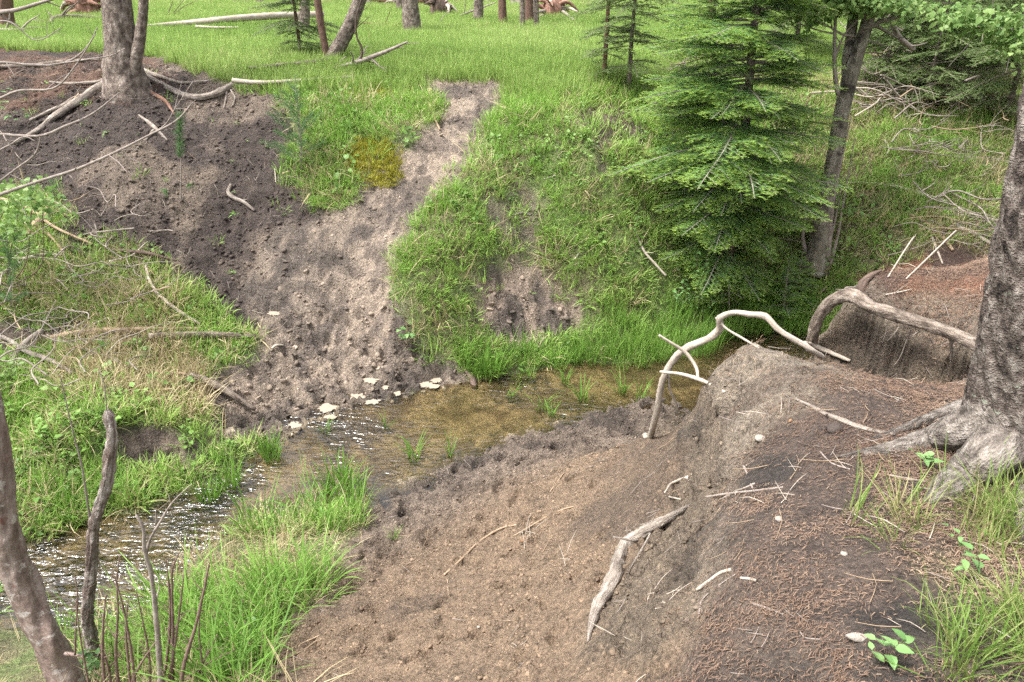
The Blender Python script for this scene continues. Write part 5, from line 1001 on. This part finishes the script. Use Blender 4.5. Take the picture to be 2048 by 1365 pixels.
def conifer(name, label, base, height, prof, shapes, lens, seed, r0, mat=W_FAR, gap=0.13, per=6, elev=(-0.12, 0.5), lean=(0, 0), start=0.06, group=None, tint=0.5, dead=0, asym=0.0):
    """prof(f): crown radius in metres at height fraction f"""
    b = base if isinstance(base, Vector) else hit(*base); t = empty(name, b, label, 'tree', group); q = np.random.default_rng(seed); g = Geo(); bb_ = np.array(b)
    def ax(z): return bb_ + np.array([lean[0] * z + 0.02 * math.sin(z * 2 + seed), lean[1] * z, z])
    g.tube([ax(v) for v in np.linspace(-0.06, height, 9)], [r0 * (1 - 0.9 * f) for f in np.linspace(0, 1, 9)], 10, step=0.1, seed=seed, ridge=0.1); g.build('trunk', mat, t)
    P, Rt, Sc, Tn, Ix = [], [], [], [], []; z = start * height
    while z < height * 0.985:
        f = z / height; n = max(3, int(q.normal(per, 1))); a0 = q.random() * 6.28
        for k in range(n):
            a = a0 + 6.283 * k / n + q.normal(0, .2); l = max(0.06, prof(f) * q.uniform(0.60, 1.14) * (1 - asym * math.cos(a))); e = elev[0] + (elev[1] - elev[0]) * f ** 1.5 + q.normal(0, .08)
            i = int(np.argmin([abs(math.log(l / v)) for v in lens])); P.append(ax(z + q.normal(0, gap * 0.25))); Rt.append((q.normal(0, .12), -e, a)); Sc.append(l / lens[i]); Tn.append(np.clip(tint + q.normal(0, .2), 0, 1)); Ix.append(2 * i + int(q.integers(0, 2)))
        z += gap * q.uniform(0.75, 1.2) * (0.75 + 0.4 * (1 - f))
    scatter('crown', P, Rt, Sc, Tn, Ix, shapes, t, kind='stuff')
    if dead:
        n = dead; zz = q.uniform(0.03, 0.45, n) * height
        scatter('dead_branches', [ax(v) for v in zz], np.c_[q.normal(0, .2, n), q.uniform(-0.1, 0.35, n), q.uniform(0, 6.28, n)], q.uniform(0.4, 0.8, n) * prof(0.3), np.zeros(n), q.integers(0, 3, n), DEADB, t, kind='stuff')
    return t
# the young fir that fills the right half of the far bank
FIRP = np.array([(0.0, 0.45), (0.06, 0.75), (0.16, 1.15), (0.26, 1.30), (0.42, 1.08), (0.6, 0.82), (0.8, 0.55), (1.0, 0.1)])
conifer('young_fir', 'dense bright tipped young fir growing from the foot of the far bank', (1448, 588), 6.3, lambda f: float(np.interp(f, FIRP[:, 0], FIRP[:, 1])), FIRB, FIRL, 5, 0.07, W_FAR, 0.125, 8, (-0.08, 0.5), start=0.03, dead=20, asym=0.2)
conifer('fir_seedling', 'small green fir seedling at the foot of the young fir', (1560, 640), 0.75, lambda f: 0.38 * (1 - f) + 0.05, FIRB, FIRL, 8, 0.012, W_TWIG, 0.08, 6, (0.05, 0.6))
conifer('fir_seedling', 'bushy fir seedling below the aspen foot', (1592, 600), 0.6, lambda f: 0.36 * (1 - f) + 0.05, FIRB, FIRL, 9, 0.012, W_TWIG, 0.08, 6, (0.05, 0.6))
# pale thin saplings
AP = lambda r: (lambda f: r * (0.35 + 0.65 * min(1, f / 0.25)) * (1 - 0.75 * f))
for k, (bs, h, r, lab, lean, r0, m) in enumerate([
 ((1205,168), 3.6, 0.75, 'slender pale conifer sapling with a rusty stem above the grass bank', (0.05, 0), 0.032, W_RUST),
 ((1258,185), 3.4, 0.75, 'wispy pale conifer sapling just left of the young fir', (0.02, 0), 0.03, W_FAR),
 ((1590,120), 3.5, 0.9, 'pale conifer between the young fir and the aspen clump', (0, 0), 0.04, W_FAR),
 ((1800,120), 3.2, 1.0, 'airy grey green conifer right behind the aspen trunk', (0, 0), 0.04, W_FAR),
 ((1915,165), 3.0, 1.1, 'airy grey green conifer rising above the brush tangle', (0, 0), 0.04, W_FAR),
 ((2010,235), 2.6, 1.2, 'airy grey green conifer next to the big near trunk', (0, 0), 0.04, W_FAR),
 ((1720,55), 4.5, 1.3, 'dark airy conifer in the meadow beyond the aspen clump', (0, 0), 0.06, W_RED),
 ((2040,60), 4.5, 1.5, 'tall airy conifer at the far edge of the right slope', (0, 0), 0.06, W_RED),
 ((1520,60), 4.0, 1.1, 'airy conifer in the meadow behind the top of the young fir', (0, 0), 0.05, W_RED),
 ((1850,215), 2.2, 0.9, 'low airy conifer spreading over the brush tangle', (0, 0), 0.03, W_FAR),
 ((1760,190), 2.6, 0.9, 'thin airy conifer between the aspen trunk and the brush tangle', (0, 0), 0.03, W_FAR),
 ((1960,120), 3.6, 1.5, 'broad airy conifer over the dark hollow in the brush', (0, 0), 0.05, W_FAR),
 ((600,120), 2.3, 0.8, 'soft green conifer sapling between the log end and the leaning tree', (0, 0), 0.03, W_RED)]):
    conifer('thin_conifer', lab, bs, h, AP(r), AIRB, AIRL, 40 + k, r0, m, 0.17 if k < 2 else 0.15 if k not in (3, 4, 5) else 0.14, 5 if k < 2 else 6, (-0.05, 0.45), lean, 0.10, 'thin conifers on the far bank', 0.35 if k > 3 else 0.6, dead=8 if k < 7 else 0)
# ------------------------------------------------------------------ little pines with long needles
def pine(name, label, base, top_px, needle_from, n, nl, wid, seed, branches=0, spread=0.16, lowtufts=()):
    b = hit(*base); tpx = aty(top_px[0], top_px[1], b.y); h = tpx.z - b.z; t = empty(name, b, label, 'tree'); q = np.random.default_rng(seed); bb_ = np.array(b); tt = np.array(tpx)
    g = Geo(); c, r = g.tube([bb_ - (0, 0, 0.03), bb_ * 0.5 + tt * 0.5 + np.array([0.01, 0, 0]), tt], [0.008, 0.006, 0.002], 6, seed=seed); axes = [(bb_ + (tt - bb_) * needle_from, tt, n)]
    for k in range(branches):
        f = q.uniform(needle_from, 0.9); a = q.uniform(0, 6.28); l = spread * (1.25 - f) * q.uniform(0.7, 1.3); p = bb_ + (tt - bb_) * f; e = p + np.array([math.cos(a) * l, math.sin(a) * l, l * 0.55]); g.tube([p, (p + e) / 2 - (0, 0, 0.01), e], [0.003, 0.0015], 4); axes.append((p + (e - p) * 0.25, e, int(n * l * 1.6)))
    for (dx, dz, m_) in lowtufts: p = bb_ + np.array([0, 0, 0.25 * h]); e = bb_ + np.array([dx, -0.05, dz]); g.tube([p, e], [0.003, 0.002], 4); axes.append((e - (e - p) * 0.15, e, m_))
    g.build('stem', W_TWIG, t); V_, vv = [], []
    for A, B, m_ in axes:
        f = q.random(m_); D = (B - A) / np.linalg.norm(B - A); P = A + (B - A) * f[:, None]; rd = q.normal(size=(m_, 3)); rd -= (rd @ D)[:, None] * D; rd /= np.linalg.norm(rd, axis=1)[:, None]; dr = rd * 0.85 + D * 0.65 + q.normal(0, .1, (m_, 3)); E = P + dr * nl * q.uniform(0.6, 1.1, m_)[:, None]; W_ = np.cross(dr, q.normal(size=(m_, 3))); W_ *= wid / 2 / (np.linalg.norm(W_, axis=1)[:, None] + 1e-9)
        v_ = np.empty((m_ * 3, 3)); v_[0::3] = P - W_; v_[1::3] = P + W_; v_[2::3] = E; V_.append(v_); vv.append(np.repeat(q.random(m_), 3))
    V_ = np.concatenate(V_); me = np_mesh('needles', V_ - bb_, np.arange(len(V_)).reshape(-1, 3), G_PINE, False); vv = np.concatenate(vv); add_attr(me, 'rnd', vv); add_attr(me, 'tint', np.full(len(V_), 0.5)); put(link('needles', me, t), kind='stuff'); return t
pine('pine_sapling', 'single stemmed little pine with a brush of long needles on the dark cliff', (361,402), (359,228), 0.5, 900, 0.085, 0.003, 61, 3, 0.05, ((-0.12, 0.12, 110), (0.14, 0.18, 60)))
pine('pine_sapling', 'feathery blue green pine sapling standing above the mud slope', (604,345), (590,150), 0.05, 300, 0.07, 0.0028, 62, 30, 0.34)
pine('pine_sapling', 'tiny pine sprig at the foot of the dark cliff', (105,408), (106,360), 0.2, 200, 0.06, 0.003, 63, 6, 0.12)
pine('pine_sapling', 'blue green pine sapling at the left bank grass clump', (22,625), (12,455), 0.1, 300, 0.065, 0.0028, 64, 24, 0.32)
# ------------------------------------------------------------------ broad leaves
LEAFM = []
for k in range(4):
    V_, F_ = leaf_pts(0.06, 0.036, 0.25, 0.25, 4); s = Shape(); s.add(V_, F_, np.linspace(0, 1, len(V_)), np.full(len(V_), 0.2 + 0.2 * k)); LEAFM.append(s.mesh('leaf', [G_LEAFG]))
    add_attr(LEAFM[-1], 'tint', np.full(len(V_), 0.35 + 0.1 * k))
def seedling(label, base, stems, seed, size=1.0, name='leafy_seedling', cat='seedling'):
    """stems: (end px, end py, leaves); every leaf is a part of its own"""
    b = hit(*base); t = empty(name, b, label, cat); q = random.Random(seed)
    for (ex, ey, n) in stems:
        e = aty(ex, ey, b.y - 0.02 + q.gauss(0, 0.02)); m = (b + e) / 2 + Vector((q.gauss(0, .01), q.gauss(0, .01), 0.01)); g = Geo(); c, r = g.tube([b, m, e], [0.0022 * size, 0.0012 * size], 5); so = g.build('stem', W_RTWIG, t)
        for j in range(n):
            f = 1 if j == 0 else q.uniform(0.45, 1.0); p = c[int(f * (len(c) - 1))]; o = link('leaf', LEAFM[q.randrange(4)], so); o.location = Vector(p) - b; o.rotation_euler = (q.gauss(0, .25), q.gauss(-0.15, .3), q.uniform(0, 6.28)); s_ = size * q.uniform(0.65, 1.15); o.scale = (s_, s_, s_)
    return t
seedling('pale green leafy seedling at the bottom edge of the needle bank', (1768,1328), [(1752,1280,4), (1790,1292,4), (1812,1280,3), (1744,1300,2), (1770,1318,3)], 1, 0.72)
seedling('grey green seedling on an upright stalk in the corner grass', (1945,1160), [(1945,1100,3), (1955,1112,3), (1928,1118,2)], 2, 0.78)
seedling('leafy seedling growing beside the big tree root', (1850,935), [(1830,905,4), (1870,908,5), (1850,915,4), (1758,888,0)], 3, 0.62)
seedling('small seedling with two leaves above the corner grass', (1895,1090), [(1896,1052,2), (1920,1068,3)], 4, 0.5)
seedling('leafy bush of small round leaves growing left of the young fir', (1390,640), [(1350,520,9), (1395,500,10), (1420,490,9), (1375,560,9), (1410,560,9), (1430,600,8), (1345,580,6), (1385,610,7)], 5, 1.15, 'leafy_bush', 'bush')
seedling('pale dock like plant at the mud edge of the grass slope', (812,690), [(800,655,5), (825,650,5), (815,668,5), (835,672,4)], 6, 1.25)
seedling('leafy plant with large pale leaves hanging in at the far left edge', (-30,260), [(20,178,4), (40,185,3), (45,220,4), (10,205,4), (55,235,3)], 7, 1.3)
seedling('bright green leafy sprout at the foot of the alder trunk', (165,1364), [(180,1300,5), (150,1330,4), (195,1310,5), (185,1340,5), (130,1345,4), (170,1310,4)], 8, 0.95)
seedling('round leaved herb in front of the bare stems in the straw', (505,1270), [(500,1235,6), (520,1240,6), (490,1245,6), (510,1255,5)], 9, 0.6)
# leaves in the aspen top and on the bough at the right edge
LB = []
for k in range(5):
    g = random.Random(1300 + k); s = Shape()
    for j in range(9):
        a = g.uniform(0, 6.283); V_, F_ = leaf_pts(0.06 * g.uniform(.7, 1.2), 0.045, 0.15, 0.3, 3); V_ = rot(V_, g.gauss(0, .4), g.gauss(0.15, .4), a) + np.array([g.gauss(0, .06), g.gauss(0, .06), g.gauss(0, .04)]); s.add(V_, F_, np.linspace(0, 1, len(V_)), np.full(len(V_), g.random()))
    LB.append(s.mesh('leaf_spray', [G_LEAF]))
def leafage(name, parent, blobs, Yc, n, seed):
    q = np.random.default_rng(seed); P = []
    for (x0, y0, rx, ry, w_) in blobs:
        for _ in range(int(n * w_)): P.append(tuple(aty(x0 + q.normal(0, rx), y0 + q.normal(0, ry), Yc + q.normal(0, 0.25))))
    m = len(P); scatter(name, P, q.normal(0, .3, (m, 3)) + np.c_[np.zeros(m), np.zeros(m), q.uniform(0, 6.28, m)], q.uniform(0.7, 1.3, m), q.random(m), q.integers(0, 5, m), LB, parent, kind='stuff')
asp = next(o for o in bpy.data.objects if o.name == 'aspen_clump')
leafage('crown', asp, [(1665,6,40,7,1.2), (1740,4,40,9,1.5), (1790,10,20,8,0.5), (1610,-12,30,12,0.4), (1625,30,16,9,0.25), (1700,-40,70,20,1.5), (1830,22,16,10,0.2), (1670,500,14,20,0.15), (1690,430,8,30,0.1)], YA - 0.1, 60, 71)
bt = empty('leafy_bough', (6.2, 8.2, float(H(6.2, 8.2))), 'pale leafed broadleaf boughs hanging in at the upper right corner', 'tree')
g = Geo(); P, R_ = path([(2300,300,8.2),(2250,120,8.2),(2180,60,8.2),(2100,50,8.1),(2010,60,8.0),(1930,50,7.9)], (26,20,14,10,6,2), 0); P.insert(0, bt.location.copy()); R_.insert(0, R_[0] * 1.3); c, r = g.tube(P, R_, 9, seed=3); g.twigs(c, r, 16, 0.5, 77, -0.1, lo=0.5); g.build('bough', W_TWIG, bt)
leafage('foliage', bt, [(1960,45,45,10,0.9), (2020,60,40,16,1.0), (2040,100,30,14,0.5), (1930,35,25,8,0.4), (2100,70,40,30,1.0)], 8.0, 55, 72)
sl = empty('leafy_shrub', (-4.9, 7.2, float(H(-4.9, 7.2))), 'leafy shrub of pale leaves at the left edge below the dark cliff', 'shrub')
g = Geo(); [g.tube([np.array(sl.location), np.array(sl.location) + (0.15 * k, -0.1, 0.25), np.array(aty(20 + 22 * k, 385 + 12 * k, 7.1))], [0.008, 0.003], 5) for k in range(4)]; g.build('stem', W_RTWIG, sl)
leafage('foliage', sl, [(15,390,25,14,0.6), (55,400,26,12,0.6), (20,440,30,14,0.6), (90,420,18,10,0.25), (10,470,30,14,0.4)], 7.1, 20, 73)
# ------------------------------------------------------------------ grass clumps standing in the stream
CL = [tuft('grass_clump', 70, 0.38, 0.013, 0.11, 0.22, 0.6, G_WATER, 1400 + k, 5, 0.04) for k in range(3)] + [tuft('grass_clump', 20, 0.42, 0.014, 0.06, 0.35, 1.0, G_WATER, 1410 + k, 5, 0.06) for k in range(3)]
for m in CL: add_attr(m, 'tint', np.full(len(m.vertices), 0.5))
GW2 = mat_leaf('stream_clump_blades', [(0.1, (0.085, 0.195, 0.026)), (0.5, (0.15, 0.28, 0.045)), (0.85, (0.24, 0.35, 0.09))], 0.4, along=((0.20, 0.20, 0.07), 0.0, 0.25), inst=False)
for m in CL: m.materials[0] = GW2
for k, (a, b_, s_, i, lb) in enumerate([
 (980,752,1.0,0,'thick bright grass clump on the far stream edge by the dark stake'), (955,748,0.8,1,'lower clump pressed against the thick bright one'), (535,905,0.75,2,'dense short grass clump at the muddy left stream edge'), (545,925,0.6,1,'little clump below the dense short one'),
 (775,862,0.5,3,'small tuft in the water below the white puddles'), (650,868,0.5,4,'small tuft in the shallow left of the ripple patch'), (828,925,0.85,5,'tall thin tuft standing mid stream'), (903,918,0.6,3,'slim tuft beside the near shore mud'), (1085,825,0.75,4,'sparse tuft in the stream in front of the near mud'), (1100,838,0.6,3,'leaning tuft at the near shore edge'),
 (1165,805,0.85,5,'wispy tuft in the amber shallows'), (1245,790,0.8,4,'tuft near the foot of the root arch'), (1280,800,0.8,3,'yellowish tuft behind the root arch leg'), (680,985,1.0,0,'wide grass clump spreading from the near shore into the stream'), (725,995,0.8,5,'loose tuft next to the wide near shore clump'), (645,1000,0.8,4,'tuft at the left end of the wide near shore clump'),
 (1015,805,0.6,3,'flattened grass tuft floating mid stream'), (1130,775,0.6,5,'thin tuft at the far edge of the amber shallows'), (790,1080,0.3,4,'tiny grass sprout on the sandy slope'), (1035,760,0.7,4,'tall straggly tuft right of the thick bright clump'), (1060,765,0.6,5,'tuft in the water below the bare patch'), (460,980,0.8,2,'clump where the stream narrows on the left'), (420,1010,0.7,0,'short clump on the narrow left stream margin')]):
    p = hit(a, b_); o = link('grass_clump', CL[i]); o.location = (p.x, p.y, max(p.z, -0.03)); o.rotation_euler = (0.9 if k == 16 else 0, 0, k * 1.7); o.scale = (s_,) * 3; put(o, lb, 'grass clump', 'grass clumps along the stream')
# ------------------------------------------------------------------ milky puddles in the hoof prints
def mat_puddle():
    t = NT('milky_puddle_water'); return t.surf((0.33, 0.28, 0.22), 0.08, t.bump(t.noise(t.pos(), 25, 2), 0.1, 0.004), 0.6)
MP = mat_puddle()
for k, lb in enumerate(['milky puddle nearest the stream corner of the mud', 'small milky puddle under the grass edge', 'milky puddle in a hoof print above the pair', 'milky puddle mid way along the mud foot', 'wide milky puddle at the lower mud edge', 'milky puddle touching the stream', 'thin milky puddle between mud and stream', 'lone pale puddle high on the mud slope', 'faint puddle left of the wide one', 'pale puddle in the left mud shelf', 'tiny puddle right of the hoof print one', 'uppermost tiny puddle in the mud foot', 'narrow puddle just under the wide one']):
    x0, y0, zz = PUD[k]; rx, ry = PUDDLES[k][2:]; th = np.linspace(0, 6.283, 32, endpoint=False)
    rr = 1.0 + 0.9 * (vnoise(np.cos(th) * 1.8 + k * 3, np.sin(th) * 1.8, 90 + k) - 0.5) + 0.5 * (vnoise(np.cos(th) * 5 + k * 3, np.sin(th) * 5, 190 + k) - 0.5)
    V_ = np.r_[[[0, 0, 0]], np.c_[rx * rr * np.cos(th), ry * rr * np.sin(th), np.zeros(32)]]
    V_ = np.r_[V_, V_[1:] * [0.7, 0.7, 1] - [0, 0, 0.05]]; F_ = [(0, 1 + i, 1 + (i + 1) % 32) for i in range(32)] + [(1 + i, 33 + i, 33 + (i + 1) % 32, 1 + (i + 1) % 32) for i in range(32)]
    o = link('puddle', np_mesh('puddle', V_, F_, MP, False)); o.location = (x0, y0, zz + 0.004); put(o, lb, 'puddle', 'milky puddles in the mud', 'structure')
# ------------------------------------------------------------------ cones and stones
def mat_plain(name, a, b, s): t = NT(name); return t.surf(t.mix(t.noise(t.pos(), s, 4, 0.7), a, b), 0.85, t.bump(t.noise(t.pos(), s * 2, 3), 0.7, 0.008))
MS = mat_plain('grey_stone', (0.17, 0.145, 0.12), (0.36, 0.32, 0.28), 60); MC = mat_plain('cone_scales', (0.13, 0.07, 0.04), (0.36, 0.22, 0.12), 90); MDK = mat_plain('black_soil_lump', (0.03, 0.024, 0.02), (0.09, 0.07, 0.06), 60)
def lump(name, lb, cat, a, b_, s_, mat, k, stretch=(1, 1, .8)):
    m = clod_mesh(30 + k); m.materials[0] = mat; m.name = name; p = hit(a, b_); o = link(name, m); o.location = p + Vector((0, 0, s_ * 0.3)); o.scale = [s_ * q for q in stretch]; o.rotation_euler = (0, 0, k); put(o, lb, cat)
lump('stone', 'pale round stone on the bank top below the surface root', 'stone', 1520, 880, 0.026, MS, 1); lump('soil_lump', 'black lump of soil beside the surface root', 'soil', 1668, 862, 0.034, MDK, 2, (1, 1, 0.9)); lump('stone', 'grey wood chip like stone beside the leafy seedling', 'stone', 1715, 1278, 0.02, MS, 3, (1.8, .8, .7))
lump('stone', 'little grey stone in the middle of the needle bank', 'stone', 1688, 1110, 0.012, MS, 4); lump('stone', 'tan stone on the bank top near the lichen stick', 'stone', 1558, 1040, 0.014, MS, 5); lump('stone', 'white pebble low on the sandy slope', 'stone', 957, 1255, 0.009, MS, 6)
def cone(lb, a, b_, s_, rz):
    p = hit(a, b_); g = random.Random(int(a)); s = Shape(); Vs, Fs = [], []
    for i in range(9):
        f = i / 8; rr = 0.42 * math.sin(math.pi * (0.12 + 0.8 * f)); n = 9
        for j in range(n):
            th = 6.283 * (j + 0.5 * (i % 2)) / n; x = (f - 0.5) * 2; c0 = np.array([x, rr * math.cos(th), rr * math.sin(th)]); t1 = np.array([0, -math.sin(th), math.cos(th)]) * 0.16; o_ = np.array([0.22, 0.14 * math.cos(th), 0.14 * math.sin(th)]); i0 = np.array([-0.05, -0.25 * math.cos(th) * rr, -0.25 * math.sin(th) * rr])
            k = len(Vs); Vs += [c0 - t1, c0 + t1, c0 + o_ + t1 * 0.5, c0 + o_ - t1 * 0.5, c0 + i0]; Fs += [(k, k+1, k+2, k+3), (k, k+3, k+4), (k+1, k+4, k+2), (k+2, k+4, k+3)]
    o = link('pine_cone', np_mesh('pine_cone', np.array(Vs), Fs, MC, False)); o.location = p + Vector((0, 0, s_ * 0.5)); o.scale = (s_,) * 3; o.rotation_euler = (0, 0, rz); put(o, lb, 'cone')
cone('brown cone lying on the sandy slope above the long straw', 1047, 1085, 0.022, 0.1); cone('small orange cone scrap in the needles by the bank edge', 1580, 845, 0.014, 1.0)
